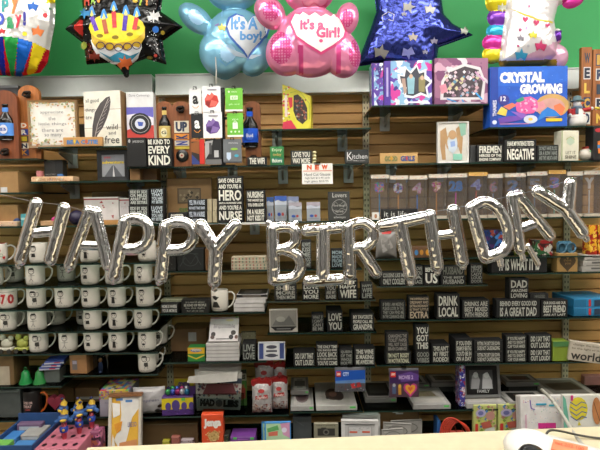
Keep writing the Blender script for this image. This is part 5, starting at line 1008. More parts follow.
# R5
r = SG(R5, 385.5, 411.5, 352, ["I'M NOT BOSSY", "I'M MOTIVATIONAL"], "black sign reading I'M NOT BOSSY", ink='c4c4a8')
SG(R5, 386, 409, 332.5, ['CHANGING THE', 'TOILET PAPER', 'WILL NOT CAUSE', 'BRAIN DAMAGE'], 'black sign about TOILET PAPER, standing on another sign', ink='908c84', z=r['top'])
r = SG(R5, 415.5, 430.5, 351, ['GOOD', 'VIBES'], 'small grey sign under YOU GOT THIS', ink='84867e')
SG(R5, 415, 429.5, 325, ['YOU', 'GOT', 'THIS'], 'black box sign reading YOU GOT THIS', ink='c8c8bc', z=r['top'])
SG(R5, 431.5, 450, 344.5, ["THIS AIN'T", 'MY FIRST', 'RODEO!'], "black box sign reading THIS AIN'T MY FIRST RODEO", ink='b4b4a8', frame=False, d=.08)
SG(R5, 454.5, 473, 339, ['IF YOU EVEN', 'DREAM OF BEATING', "YOU'D BE IN", 'ON A DAY'], 'black sign with four lines right of the RODEO sign', ink='bcbcb0', d=.09, frame=False)
ST(R5, 473.5, 503.5, (351.5, 340), ['PUTTING THE DIRTY DISH DOWN', 'DOES NOT CAUSE BALDING'], 'wide black sign with two lines about DISHES', ink='bcbcb0', m=.12)
ST(R5, 505.5, 527, (349, 335.5), ['IF YOU\'RE HAPPY', 'AND YOU KNOW IT', 'CLAP YOUR HANDS'], 'black sign reading IF YOU ARE HAPPY', ink='b0b0a4')
ST(R5, 528.5, 552, (349, 335), ['DID I SAY THAT', 'OUT LOUD?'], 'black sign reading OUT LOUD near the green cards', ink='bcbcb0', frame=False)
I('card_set', 'lime green card box right of the OUT LOUD signs', 'card box', R5, 552.5, 569.5, 341.5, .05, '7c9030', [('R', 0, 0, 1, .25, '4c7c48'), ('L', [(0, .28), (1, .26)], .02, '3c5c2c')])
I('world_sign', 'white tilted plank sign with large script word WORLD', 'sign', R5, 568.5, 608, 343, .02, 'bcb2a0', [('T', 'change the lives and', .08, .1, .9, .24, '3a352e', 0), ('T', 'be the light of the', .06, .3, .8, .42, '3a352e', 0), ('T', 'world', .05, .48, .8, .92, '2c2823', .02)], rz=-6, ins=-.01)['o'].rotation_euler.y = math.radians(7)
# ================= lower rows, left
for i, (x, c) in enumerate(((26, '1f8040'), (40, '2c7c3c'))):
    p = at(x, 386, SF+.04); bm = bmesh.new(); lathe(bm, [(.026, 0), (.027, .004), (.019, .02), (.015, .045), (.008, .054), (.0005, .056)], 20); o = obj('bell', bm, mat(c, .3), loc=Vector((p.x, SF+.04, GL['z']+.0005)))
    bm = bmesh.new(); tube(bm, [(-.004, 0, .056), (-.004, 0, .066), (.004, 0, .066), (.004, 0, .056)], .0014, 6); obj('loop', bm, c, o); tag(o, ('left plain' if i == 0 else 'right')+' green bell on the left edge shelf below the mugs', 'bell')
z = None
for i, (x0, x1, rz) in enumerate(((38, 58, 8), (41, 60, 4), (43, 62, 10))):
    r = I('blue_packet', f'{["lowest", "middle", "topmost"][i]} of the blue and white packets piled by the green bells', 'packet', MF if False else GL, x0, x1, 370, .08, '3c4c98', [('R', .0, .45, 1, 1, 'b8bcc8'), ('R', .5, .45, .8, .8, 'b83030')], z=(GL['z']+.058 if z is None else z), hh=.012, rz=rz, ins=.03); z = r['top']
I('small_gift_box', 'clear little stand holding up the blue packets by the green bells', 'box', GL, 44, 60, 380, .06, mat('5c625e', .2), ins=.04, hh=.056)
I('cardboard_box', 'brown cardboard box with white side at the left edge beside the green bells', 'box', GL, -14, 14, 351, .12, '6c5434', [('R', 0, .45, .85, 1, 'a89c88')], ins=.02)
I('cardboard_box', 'light brown box with printed label below the bottom mugs', 'box', MF, 70, 88.5, 354.5, .09, '9a7048', [('R', .15, .3, .45, .8, '6c6664'), ('R', .18, .34, .42, .5, '9c94a4')], rz=-6, ins=.02)
b = BAG('clear bag holding a tiny blue and orange doll figure', MF, 91, 107, 354, .03, clear('c8ccc8', .2), ins=.02)
p = b['loc']; bm = bmesh.new(); lathe(bm, [(.008, 0), (.010, .02), (.007, .038), (.004, .042)], 12); o = obj('doll', bm, mat('3c5080', .6), loc=p+Vector((0, .0, .001)))
bm = bmesh.new(); ell(bm, (0, 0, .05), (.008, .008, .009), 12, 8); obj('head', bm, 'b87c50', o); tag(o, 'tiny blue doll inside the clear bag below the mugs', 'doll')
I('acrylic_box', 'grey clear plastic box at the left edge beside the black mug', 'box', BLS, -10, 21, 390, .12, mat('4c504e', .15), [('R', .05, .05, .95, .08, '6c706c')], ins=.03)
for i, (x0, x1, yt, S_) in enumerate(((50, 73, 388, 1), (73.5, 101, 387, 1), (102, 128, 388, 1))):
    q = dict(z=M7['z'], Yf=SF)
lo = shelf('low glass shelf behind the lollipop stand and cardboard boxes', 57, 127, 417)
for i, (x0, x1) in enumerate(((58, 74), (74.5, 100), (100.5, 126))):
    I('cardboard_box', f'{["left", "middle", "right"][i]} of three dark cardboard boxes at the back behind the lollipop figures', 'box', lo, x0, x1, 388, .1, '6c5030', [('R', .2, .62, .98, .8, 'a8a49c'), ('R', .3, .68, .9, .7, '6c6864')] if i == 1 else [], ins=.155)
# bottom left, standing on the lowest shelf
def tray(label, x0, x1, yf, Yf, dep, hw, col, th=.006):
    zt_ = at((x0+x1)/2, yf, Yf).z; a = at(x0, yf, Yf).x; c = at(x1, yf, Yf).x; z0 = B8['z']+.0005; h = zt_-z0; w = c-a
    e = empty('display_tray', Vector(((a+c)/2, Yf, z0)))
    bm = bmesh.new(); abox(bm, -w/2, w/2, 0, dep, h-hw-.004, h-hw); abox(bm, -w/2+.01, w/2-.01, .01, dep-.01, 0, h-hw-.004); obj('base', bm, '1c2c40', e)
    for n_, q in (('front_wall', (-w/2, w/2, 0, th)), ('back_wall', (-w/2, w/2, dep-th, dep)), ('side_wall', (-w/2, -w/2+th, th, dep-th)), ('side_wall', (w/2-th, w/2, th, dep-th))):
        bm = bmesh.new(); abox(bm, *q, h-hw, h+(.03 if n_ == 'back_wall' else 0)); obj(n_, bm, col, e)
    tag(e, label, 'tray'); return dict(x=(a+c)/2, y=Yf, z=z0+h-hw, w=w, d=dep, h=hw)
t = tray('blue open display tray with small boxes in it at the bottom left corner', -14, 32, 446, 1.80, .22, .045, '2c4c7c')
for i, (u, v, w, d, hh, c, lab) in enumerate(((-.3, .5, .05, .07, .03, '3c78b8', 'blue small box at the left of the blue open tray'), (.12, .62, .075, .09, .035, '9a9894', 'pale grey small box in the middle of the blue open tray'), (-.28, .12, .06, .05, .04, '70b050', 'green small box at the front left of the blue open tray'), (.2, .15, .08, .06, .03, '4880b8', 'light blue small box at the front of the blue open tray'), (-.1, .78, .10, .03, .05, '6c5470', 'dull purple small box at the back of the blue open tray'))):
    bm = bmesh.new(); abox(bm, -w/2, w/2, -d/2, d/2, 0, hh, 0, .002); o = obj('small_gift_box', bm, c, loc=Vector((t['x']+u*t['w'], t['y']+.012+v*t['d'], t['z']+.0005))); tag(o, lab, 'box'); deco(o, w, hh, -d/2, [('R', .1, .2, .9, .5, 'b0b8c0'), ('D', .1, .5, .9, .9, 6, ['283848', 'd0c8b0'], .05)])
I('blue_display_box', 'dark blue tray behind the lollipop figures', 'box', B8, 38, 92, 421, .03, '22405c', [('D', 0, .0, 1, .4, 30, ['345c7c', '5c3c5c', '3c7c8c', '7c4c5c'], .02)], ins=.3)
r = I('lollipop_stand', 'pink cardboard stand with dark holes holding lollipop figures', 'stand', B8, 34, 79, 449, .2, 'b86c7c', [('D', .05, .1, .95, .3, 4, ['60b060'], .02), ('D', 0, .4, 1, 1, 20, ['8c4c60', 'a05c70'], .02)], ins=.04)
o = r['o']; D = Deco(lambda u, v, n: ((u-.5)*r['w'], (.5-v)*r['d'], r['h']+.0006))
for a in range(4):
    for b in range(3): D.add(('E', .14+a*.24, .16+b*.34, .055, .06, '2a1418'))
D.done(o, 'holes')
PR = None
for i, (x, y, sc) in enumerate(((54.5, 421, 1), (66.5, 420, 1), (75, 420, 1), (64, 429, 1.05), (71.5, 424, 1))):
    a_, b_ = [(-.28, .32), (.08, .34), (.4, .34), (-.02, -.12), (.22, .1)][i]; p = r['loc']+Vector((a_*r['w'], b_*r['d'], 0)); p.z = r['top']+.001
    if PR is None:
        e = empty('lollipop_figure', p); bm = bmesh.new(); lathe(bm, [(.006, .0), (.008, .01), (.009, .03), (.006, .05)], 12); obj('red_body', bm, '9c2c3c', e)
        bm = bmesh.new(); lathe(bm, [(.010, .022), (.0125, .026), (.0125, .036), (.0095, .04)], 12); obj('belt', bm, '24409c', e)
        bm = bmesh.new(); ell(bm, (0, 0, .066), (.016, .014, .014), 14, 10); tube(bm, [(-.012, 0, .06), (-.024, -.004, .056)], .006, 8); tube(bm, [(.012, 0, .06), (.024, -.004, .056)], .006, 8); obj('blue_head', bm, '3c64a0', e)
        bm = bmesh.new(); ell(bm, (0, -.012, .062), (.010, .006, .005), 12, 8); ell(bm, (0, -.013, .032), (.004, .003, .004), 8, 6); lathe(bm, [(.009, .076), (.011, .084), (.004, .092), (.0005, .1)], 12, (.003, 0, 0)); obj('yellow_trim', bm, 'c8a430', e)
        bm = bmesh.new(); lathe(bm, [(.012, .074), (.012, .079), (.006, .081)], 12); ell(bm, (.004, -.006, .1), (.006, .005, .004), 8, 6); obj('cap', bm, '1c2450', e); PR = e
    else: e = dup(PR, p)
    e.scale = (1.25, 1.25, 1.25); e.rotation_euler = (0, 0, .3*(i-2)); e['label'] = f'blue-headed lollipop figure with yellow hat on the pink stand, {["leftmost", "back middle", "rightmost", "nearest the front", "between front and rightmost"][i]}'; e['category'] = 'lollipop'; e['group'] = 'lollipop figures on the pink stand'
p = at(61, 402, SF+.1); bm = bmesh.new(); h_ = heart(0, 0, .062, .06, None)[1]; prism(bm, [(x, -z) for x, z in h_], -.015, .015); bmesh.ops.recalc_face_normals(bm, faces=bm.faces)
for v in bm.verts: v.co.z += .045
tag(obj('heart_box', bm, mat('8c3040', .4), loc=Vector((p.x, SF+.06, lo['z']+.0005))), 'red heart-shaped box behind the lollipop figures', 'box')
I('toy_jumble', 'pile of small pink and purple trinkets between lollipop stand and the framed card', 'toys', B8, 90, 101, 432, .05, busy(['8c4c68', '6c2c4c', 'c87c9c', '3c2838', 'a85c48'], 55), ins=.16)
for i, (x, y, c) in enumerate(((84, 443, 'b84c8c'), (90, 438, 'c89878'), (95, 441, '8c3c5c'))):
    Yl = 2.0; p = at(x, y, Yl); bm = bmesh.new(); ell(bm, (0, 0, .014), (.016, .014, .013), 14, 10); ell(bm, (0, 0, .032), (.009, .009, .009), 10, 8); tag(obj('trinket', bm, mat(c, .3), loc=Vector((p.x, p.y-.03, B8['z']+.0005+0))), ['purple', 'peach', 'plum'][i]+' round trinket toy next to the framed yellow card', 'toy') if False else bm.free()
# framed card near the counter
yc = 1.86; p = at(115, 452, yc); t = at(115, 408, yc); w = 35*yc/F; h = t.z-p.z; zb = B8['z']+.0005; h = t.z-zb
bm = bmesh.new(); ring(bm, w, h, .011, -.012, .012); bmesh.ops.recalc_face_normals(bm, faces=bm.faces)
B8f = shelf('narrow glass ledge in front of the lowest shelf by the counter', 60, 165, 466, (), 1.80) if False else None
o = obj('picture_frame', bm, mat('c4bcb0', .5), loc=Vector((p.x, 1.96, zb))); o.rotation_euler = (math.radians(-10), 0, math.radians(3)); tag(o, 'pale wooden frame holding a yellow and white abstract card by the counter', 'picture frame')
o.location.z += .004
bm = bmesh.new(); abox(bm, -w/2+.011, w/2-.011, -.004, .010, .011, h-.011); pc_ = obj('card', bm, 'd8a83c', o)
deco(pc_, w-.022, h-.022, -.004, [('P', [(.3, 0), (1, 0), (1, .2), (.75, .35), (.62, .6), (.5, .8), (.3, .85), (.1, .7), (.3, .5), (.35, .3)], 'd8d4cc'), ('P', [(0, .1), (.3, .12), (.3, .3), (.05, .35)], 'e0dcd4'), ('P', [(.05, .6), (.2, .9), (.0, .95)], 'e0dcd4'), ('R', .15, .03, .4, .07, '4878b0'), ('R', .5, .06, .75, .1, '5080b8'), ('T', 'LIKE SO', .6, .42, .92, .5, '6c6c90'), ('P', [(.3, .75), (.95, .7), (.95, 1), (.3, 1)], 'c88858'), ('P', [(.1, .45), (.4, .4), (.35, .55), (.2, .6)], 'd08c30')], z0=.011)
bm = bmesh.new(); abox(bm, -w/2-.001, w/2+.001, -.013, .013, h-.012, h+.001); obj('top_rail', bm, '7c5434', o)
# ---- M7 row
S7 = M7
r = I('striped_candy_box', 'white box with rainbow checked lid, lower left of centre', 'box', lo, 99, 129, 391, .14, '9a96a0', [('R', 0, .0, 1, .32, 'b8a050'), ('D', 0, .02, 1, .32, 60, ['b83c50', '3c70b0', 'c8a830', '589850', '8c4890'], .04), ('E', .8, .28, .14, .08, 'c8c8b0'), ('T', 'Candy Buttons', .2, .42, .8, .5, '5c5470', 0)], ins=.0)
Dk = Deco(lambda u, v, n: ((u-.5)*r['w'], (.5-v)*r['d'], r['h']+.0006)); rr = random.Random(4)
for a in range(9):
    for b in range(8): Dk.add(('R', a/9, b/8, (a+1)/9, (b+1)/8, rr.choice(['b83c50', '3c70b0', 'c8a830', '589850', '8c4890', '2c2c34', 'b0a890'])))
Dk.done(r['o'], 'checked_lid')
BAG('white foil chocolate bag printed with truffles', M7, 131, 164, 389, .05, mat('a8a4a4', .3, 0, .03, 30, .15), [('T', 'Empress', .2, .36, .85, .5, '6c6880', 0), ('R', .1, .3, .9, .31, '8c8888'), ('E', .86, .66, .07, .06, '2c1c16'), ('E', .78, .84, .09, .08, '201614'), ('E', .92, .88, .07, .07, '3a241a'), ('E', .2, .86, .07, .06, '3a2c26'), ('R', .1, .94, .4, .97, '4c4444'), ('T', 'assorted', .35, .1, .65, .16, '8c8888', 0)], rz=4)
r = I('egg_box', 'yellow and purple display box holding chocolate eggs', 'box', M7, 160.5, 193, 397, .12, '4a2c6c', [('R', .0, .06, 1, .66, 'c8b41c'), ('E', .2, .5, .09, .22, '4c3a78'), ('E', .44, .45, .13, .3, '4c3a78'), ('E', .7, .5, .09, .22, '4c3a78'), ('E', .93, .5, .08, .22, '4c3a78'), ('D', 0, .68, 1, 1, 16, ['34204c', '6c4c90'], .03), ('R', .62, .05, .74, .2, '60b850')], rz=4)
rr = random.Random(8)
for i in range(9):
    x = r['loc'].x+(-.04+.02*(i % 5)+(.01 if i > 4 else 0)); y = r['loc'].y-.04+.035*(i//5); bm = bmesh.new(); ell(bm, (0, 0, .011), (.012, .011, .014), 12, 8)
    tag(obj('chocolate_egg', bm, mat(['3c8c50', '3c50a0', '8c2c5c', 'a8a8b0', '2c6c8c'][i % 5], .25, .5), loc=Vector((x, y, r['top']+.002))), f'{["green", "blue", "plum", "silver", "teal"][i % 5]} foil chocolate egg in the yellow display box, {"front" if i < 5 else "back"} row', 'chocolate egg', 'foil chocolate eggs')
I('display_flap', 'yellow back flap of the egg display with purple writing', 'sign', M7, 174.5, 194, 379, .004, 'b8a41c', [('T', 'creme', .2, .12, .8, .3, '4c3a78', .04), ('T', 'eggs', .25, .34, .75, .5, '4c3a78', .04)], ins=.135)
# word game magazines in a clear holder
e0 = place(M7, 196, 241, 404, .02, None, .05); loc, w, h = e0
H_ = at(218, 373, SF).z-M7['z']
cov = [('R', 0, 0, 1, .16, 'b8b4ac'), ('R', 0, .16, 1, .3, '3c4654'), ('D', 0, .2, 1, .75, 60, ['6c4048', '3c5870', '8c6858', '7c8484', '4c3848', '94545c'], .04), ('P', [(.2, .34), (.8, .3), (.9, .6), (.1, .62)], '80484c'), ('R', 0, .72, 1, 1, '8c9090'), ('R', .04, .18, .3, .3, 'a87830'), ('T', 'MAD', .06, .74, .4, .94, '16161a', .08), ('E', .5, .84, .08, .1, '4c5058'), ('T', 'LIBS', .6, .74, .96, .94, '16161a', .08)]
for i in range(4):
    bm = bmesh.new(); w2 = w*.98; h2 = H_*(.86+.05*i); abox(bm, -w2/2, w2/2, -.003, .003, 0, h2)
    o = obj('magazine', bm, 'bcb8b0', loc=Vector((loc.x-.004*i+.006*(i == 3), SF+.03+.012*i, M7['z']+.002))); o.rotation_euler = (math.radians(-4), math.radians([4, 1, -2, 3][i]), math.radians(2))
    o.location.z += .012*(i in (0, 3)) + .004
    tag(o, ['front word game magazine with grey and red cover', 'second magazine in the clear holder, mostly hidden by the front cover', 'third magazine in the clear holder with pale pages showing', 'rearmost magazine of the clear holder'][i], 'magazine', 'word game magazines'); deco(o, w2, h2, -.003, cov if i == 0 else [('R', .0, 0, 1, .2, 'c8c4bc'), ('R', 0, .2, 1, .26, '484848')])
for i in range(5):   # curled white pages flopping over the front cover
    bm = bmesh.new(); n = 8; g = []
    for a in range(n+1):
        u = a/n; x = -w*.66+u*w*1.12; top = H_*(.86+.10*u-.012*i); bot = top-H_*(.17-.02*i)*(.35+.65*u); 
        g.append((bm.verts.new((x, -.012-.018*math.sin(u*2.6)-.0015*i, bot)), bm.verts.new((x, .0-.006*i*.2, top))))
    for a in range(n): bm.faces.new((g[a][0], g[a+1][0], g[a+1][1], g[a][1]))
    bmesh.ops.solidify(bm, geom=bm.faces[:], thickness=.0012)
    tag(obj('loose_page', bm, 'c8c4bc', loc=Vector((loc.x, SF+.020-.004*i, M7['z']+.006))), f'white curled page flopping over the word game magazines, {["topmost", "second", "third", "fourth", "lowest"][i]} of the fan', 'page', 'white pages over the magazines')
I('magazine', 'tall half-green magazine at the right of the clear holder', 'magazine', M7, 224, 247, 370, .008, '5c8c34', [('R', 0, 0, 1, .12, '303028'), ('R', 0, .1, 1, .3, 'b0aa94'), ('T', 'MAD LIBS', .2, .13, .95, .26, '242422', .05), ('R', 0, .3, 1, 1, '4c7c34'), ('P', [(.5, .45), (.9, .4), (.9, .8), (.6, .9)], '8c5c34'), ('R', .78, .5, .95, .8, '983c2c')], ins=.1)
I('magazine', 'orange topped magazine standing at the back behind the white pages', 'magazine', M7, 202, 221, 369, .008, 'a87428', [('R', .1, .05, .9, .12, '8c3c28')], ins=.12)
cl_ = clear('d4dad6', .14)
bm = bmesh.new(); abox(bm, -w*.56, w*.60, -.001, .001, 0, H_*.5); abox(bm, -w*.56, w*.60, -.001, .07, 0, .002)
tag(obj('magazine_holder', bm, cl_, loc=Vector((loc.x, SF+.008, M7['z']+.0005))), 'clear plastic holder around the word game magazines', 'holder')
# candy bags
for i, (x0, x1, yt, ins, lab) in enumerate(((251, 272, 383, .0, 'front left'), (270, 288, 381, .03, 'front right'), (254, 274, 364, .09, 'back left'), (273, 287, 366, .1, 'back right'))):
    rr = random.Random(i); z = None if i < 2 else M7['z']+.03
    it = [('D', .06, .06, .94, .9, 50, ['d0c8c4', 'c8c0bc', '9c9490'], .05), ('R', .04, .7, .96, .98, '7c3c34'), ('D', .06, .66, .94, .96, 70, ['c8b0a0', 'a87060', '6c2420', 'd0c0b4'], .06), ('P', [(.2, .4), (.8, .36), (.82, .48), (.2, .52)], 'a83030'), ('T', 'candy', .26, .39, .76, .49, 'e0c0b8', .04), ('E', .5, .24, .16, .06, 'a83838')]
    r = BAG(f'white and red clear candy bag with peppermints, {lab} of the bunch', M7, x0, x1, yt, .055, mat('b4aeac', .25, 0, .03, 30, .2), it, 'peppermint candy bags', ins=ins, seed=i*3, z=z)
    bm = bmesh.new(); w2 = r['w']; pts = [(-.2*w2, -.016), (-.5*w2, -.006), (-.52*w2, .012), (-.3*w2, .016), (-.1*w2, .022), (.05*w2, .012), (.2*w2, .024), (.5*w2, .012), (.48*w2, -.006), (.2*w2, -.016)]; prism(bm, pts, -.014, .010); bmesh.ops.recalc_face_normals(bm, faces=bm.faces)
    t_ = obj('red_ruffle', bm, mat('8c201e', .4), r['o']); t_.location = (0, 0, r['h']*.93)
# M7b flat frames
def flat(label, S, x0, x1, back=.26, th=.016, dec=(), col='a8a49e', z=None, ins=.006, rz=0, name='flat_frame', cat='picture frame', b=.012, inner='6c6862', grp=None, rim=None):
    Yc = S['Yf']+ins; zz = (S['z'] if z is None else z)+.0006; py = proj(Vector((0, Yc, zz)))[1]; a = at(x0, py, Yc).x; c = at(x1, py, Yc).x; w = c-a-.002
    bm = bmesh.new(); abox(bm, -w/2, w/2, 0, back, 0, th, 0, .0015); o = obj(name, bm, col, loc=Vector(((a+c)/2, Yc, zz))); o.rotation_euler = (0, 0, math.radians(rz)); tag(o, label, cat, grp)
    d = Deco(lambda u, v, n: ((u-.5)*w, back*(1-v), th+.0005+.0002*n)); bu = b/w; bv = b/back
    for it in ([('R', bu, bv, 1-bu, 1-bv, rim or 'b4b0aa'), ('R', bu*2.2, bv*2.2, 1-bu*2.2, 1-bv*2.2, inner)]+list(dec)): d.add(it, w/back)
    d.done(o)
    f = Deco(lambda u, v, n: ((u-.5)*w, -.0005, th*(1-v))); f.add(('R', .82, .25, .96, .6, '50b850')); f.done(o, 'price_sticker')
    return dict(o=o, top=zz+th, loc=o.location)
z1 = flat('grey boxed compact case, lower of two left of the big white case', M7b, 290.5, 314, .2, .022, [('E', .5, .5, .3, .35, '6c5c5c'), ('E', .5, .55, .2, .2, '4c3c3c')], '9c9a96', inner='a8a6a2')
z2 = flat('grey boxed compact case, upper of two left of the big white case', M7b, 290.5, 309, .16, .02, [('R', .2, .3, .8, .7, '5c5a58')], '7c7a76', z=z1['top']+.012, ins=.09, inner='8c8a86')
z1['o'].scale = (1, 1, 1); 
I('acrylic_box', 'small clear riser under the upper grey compact case', 'riser', M7b, 292, 308, 395, .1, mat('5c5e5c', .2), ins=.11, hh=.032)
flat('white box with dark oval goggles picture, left of the toy bag', M7b, 316, 357.5, .26, .022, [('E', .45, .55, .2, .25, '4a3a32'), ('E', .58, .62, .14, .2, '3c302c'), ('E', .45, .55, .1, .12, '7c5c50'), ('E', .3, .7, .04, .06, '2c2c2c')], 'b4b2ac', inner='a8a69e')
flat('grey metal frame lying behind the two hanging toy bags', M7b, 358.5, 392, .24, .02, [('R', .1, .1, .9, .9, '242424'), ('R', .2, .25, .8, .75, '4a4644')], '8c8a86', ins=.05, inner='343230') if False else None
flat('grey frame with black inner mat lying between the hanging toy bags', R6, 365, 397, .2, .02, [('R', .12, .12, .88, .88, '1c1c1c'), ('R', .22, .28, .78, .72, '4c4a48')], '7c7a76', ins=.08, inner='2c2a28')
flat('silver frame with small group picture lying flat, centre right', R6, 413, 451, .2, .022, [('R', .2, .3, .75, .6, '8c8068'), ('D', .22, .32, .73, .58, 20, ['6c3c2c', '8c9c50', 'c8b890'], .03), ('P', [(.78, .3), (.95, .7), (.86, .8), (.7, .35)], 'c8c4be')], '9c9a96', inner='b4b0a8')
flat('dark grey frame lying behind the silver group picture frame', R6, 398, 430, .12, .014, [], '6c6a66', ins=.17, z=R6['z']+.03, inner='3c3a38')
r2 = flat('dark grey frame lying far back left of the standing portrait frame', R6, 431, 462, .11, .02, [('R', .3, .3, .7, .7, '3c2c24')], '6e6c68', ins=.17, z=R6['z']+.03, inner='4c4a46')
I('acrylic_box', 'clear riser holding up the two dark grey frames at the back', 'riser', R6, 400, 461, 400, .09, mat('3a3a38', .25), ins=.185, hh=.029)
rf = flat('flat silver frame with green sticker under the standing portrait frame', R6, 466.5, 507, .2, .022, [('R', .3, .3, .9, .7, '5c5852')], '9c9a96', inner='a4a098')
FR('silver frame with black and white photo of people, leaning on a flat frame', R6, 464, 502, 365.5, .011, .02, mat('8c8c8c', .3, .6), '121214', [('P', [(.0, .2), (.08, .02), (.9, .02), (1, .2), (1, .8), (.9, .98), (.1, .98), (0, .8)], '0c0c0e'), ('R', .12, .15, .86, .8, '4c4c4e'), ('P', [(.15, .8), (.2, .35), (.35, .2), (.45, .5), (.4, .8)], '9a9a9c'), ('P', [(.5, .8), (.55, .3), (.7, .22), (.82, .5), (.84, .8)], 'b8b8ba'), ('E', .32, .32, .08, .1, 'c8c8ca'), ('E', .66, .34, .08, .1, 'd0d0d2'), ('T', 'FAMILY', .34, .82, .74, .93, 'b8b8b8', .03)], z=rf['top']+.002, tilt=10, ins=.05)
I('patterned_box', 'narrow red, white and blue box left of the standing portrait frame', 'box', R6, 459.5, 465.5, 364, .06, busy(['2c3480', 'c8c8d0', 'a82c34', '3c3c9c'], 90), ins=.03)
flat('dark framed picture lying flat right of the standing portrait frame, nearer one', R6, 509, 552, .13, .02, [('R', .15, .15, .85, .85, '1a1a1a'), ('R', .3, .3, .7, .7, '6c5c50')], '8c8a86', inner='1c1c1c')
flat('grey frame lying flat behind the dark one, right of the portrait frame', R6, 506, 540, .1, .02, [('R', .3, .3, .75, .7, '5c3c34')], '74726e', ins=.16, z=R6['z']+.03, inner='504c48')
flat('wide silver frame lying flat behind the balloon party bag', R6, 553, 604, .24, .026, [('P', [(.2, .3), (.8, .25), (.85, .6), (.25, .65)], '4c4034')], '8f8d88', ins=.03, inner='7c7870')
I('acrylic_box', 'clear riser under the far grey frame right of the portrait frame', 'riser', R6, 508, 538, 400, .09, mat('3a3a38', .25), ins=.165, hh=.029)
I('pink_box', 'dull pink flat box at the right edge behind the wide silver frame', 'box', R6, 584, 612, 376, .03, '9c6c64', ins=.24)
# hanging toy bags
def hang(lab, x0, x1, y0, y1, top, dec, S=M6b):
    Yc = SF-.014; p = at((x0+x1)/2, y1, Yc); t = at((x0+x1)/2, y0, Yc); w = (x1-x0)*Yc/F; h = t.z-p.z; bm = bmesh.new(); pillow(bm, w, h, .014); o = obj('toy_bag', bm, clear('b0b0b0', .25, .15) if False else mat('5c5c60', .2), loc=p); tag(o, lab, 'toy bag')
    D = Deco(lambda u, v, n: ((u-.5)*w, -.0095-lay(n), h*(1-v)));
    for it in dec: D.add(it, w/h)
    D.done(o); bm = bmesh.new(); abox(bm, -.01, .01, -.003, .016, h-.008, h+.010); obj('hanger', bm, clear('c8c8c8', .2), o)
hang('toy bag with blue card reading CITY and red-grey bricks, hanging below the WINE sign', 334.5, 366, 367, 391.5, 0, [('R', .02, .1, .98, .62, '1c50a8'), ('R', .05, .14, .2, .36, 'c83028'), ('T', 'LEGO', .07, .2, .18, .3, 'f0e8d8', .05), ('T', 'CITY', .26, .17, .46, .33, 'c8d8f0', .04), ('P', [(.02, .52), (.98, .46), (.98, .62), (.02, .66)], '5c80b0'), ('R', .02, .62, .98, .96, '4c4c50'), ('P', [(.5, .66), (.62, .6), (.7, .8), (.56, .84)], 'b03030'), ('P', [(.68, .6), (.8, .58), (.86, .76), (.72, .8)], 'a82c2c'), ('D', .05, .65, .95, .95, 24, ['8c8c90', '2c2c30', '6c3434'], .03)])
hang('toy bag with purple card and yellow-pink heart brick, hanging below the BOSSY sign', 388.5, 419, 368, 397, 0, [('R', .02, .06, .98, .5, '3c2450'), ('R', .05, .1, .22, .28, 'c83028'), ('T', 'LEGO', .07, .14, .2, .22, 'f0e8d8', .05), ('P', [(.3, .2), (.7, .1), (.98, .2), (.98, .4), (.4, .45)], '5c3c80'), ('T', 'MOVIE 2', .32, .22, .8, .36, 'b8a0c8', .04), ('R', .02, .5, .98, .96, '4c3440'), heart(.7, .7, .46, .5, 'b83c7c'), heart(.7, .69, .34, .36, 'd89830'), heart(.7, .68, .16, .16, 'c85c30'), ('R', .1, .55, .22, .85, '4c5c7c'), ('R', .3, .6, .4, .88, 'b88434'), ('E', .16, .55, .05, .06, 'a8a8a8'), ('E', .35, .58, .05, .06, 'c8a040')])
# ================= lowest shelf behind the counter
def low(name, label, cat, x0, x1, yt, d, col, dec, Yf=SF-.02, **k): return I(name, label, cat, dict(z=B8['z'], Yf=Yf), x0, x1, yt, d, col, dec, ins=0, **k)
low('block_game_box', 'orange game box with wooden blocks picture, behind the counter', 'game box', 201, 223.5, 414.5, .06, 'd8502c', [('T', 'Jenga', .1, .10, .9, .34, 'e8e4dc', .07), ('P', [(.25, .5), (.6, .38), (.8, .45), (.78, .62), (.4, .66)], 'c8a468'), ('D', .2, .4, .85, .7, 30, ['e0c48c', 'a07840', 'd0ac70'], .05)], rz=3)
low('purple_box', 'flat purple box with green stickers right of the orange block game', 'box', 230, 256, 437, .08, '6c3884', [('R', .12, .0, .25, .12, '50b850'), ('R', .8, .02, .94, .14, '50b850'), ('R', .3, .1, .7, .16, '8c50a0')])
low('small_gift_box', 'dark small box with yellow specks beside the orange block game', 'box', 224, 229.5, 435, .05, '2a2a24', [('D', .1, 0, .9, .3, 8, ['c8b030', '4c8c4c'], .06)])
for i, (x0, x1, yt, Yf) in enumerate(((261, 286, 423, SF+.02), (264, 291.5, 423, SF-.02))):
    low('colouring_book', ['rear blue-edged colouring book peeking out behind the other', 'blue-edged colouring book with green and pink cover behind the counter'][i], 'book', x0, x1, yt, .012, '3c88c8', [('R', .06, .05, .96, .9, 'a8c8a0'), ('P', [(.6, .05), (.96, .02), (.96, .5), (.7, .4)], 'c890b0'), ('P', [(.1, .2), (.5, .1), (.55, .24), (.12, .32)], '5c9c5c'), ('P', [(.15, .32), (.5, .28), (.5, .42), (.15, .44)], 'c86c58'), ('E', .75, .25, .1, .08, 'd8d0e0')], Yf=Yf, tilt=4)
low('grey_box', 'plain dark grey box between the colouring books and camera frame', 'box', 292.5, 312, 417, .08, '4c4e50', [('L', [(.1, .1), (.6, .3)], .03, '606264')], Yf=SF+.04)
low('camera_picture', 'beige framed picture of an old camera behind the counter', 'picture', 313.5, 339, 423.5, .015, '8c8874', [('T', 'take a picture', .1, .03, .88, .1, '3c3a30', 0), ('R', .15, .16, .86, .4, '34322e'), ('R', .3, .13, .5, .18, '34322e'), ('E', .5, .28, .13, .1, '6c6a62'), ('E', .5, .28, .07, .05, '1c1c1a')], rz=-2)
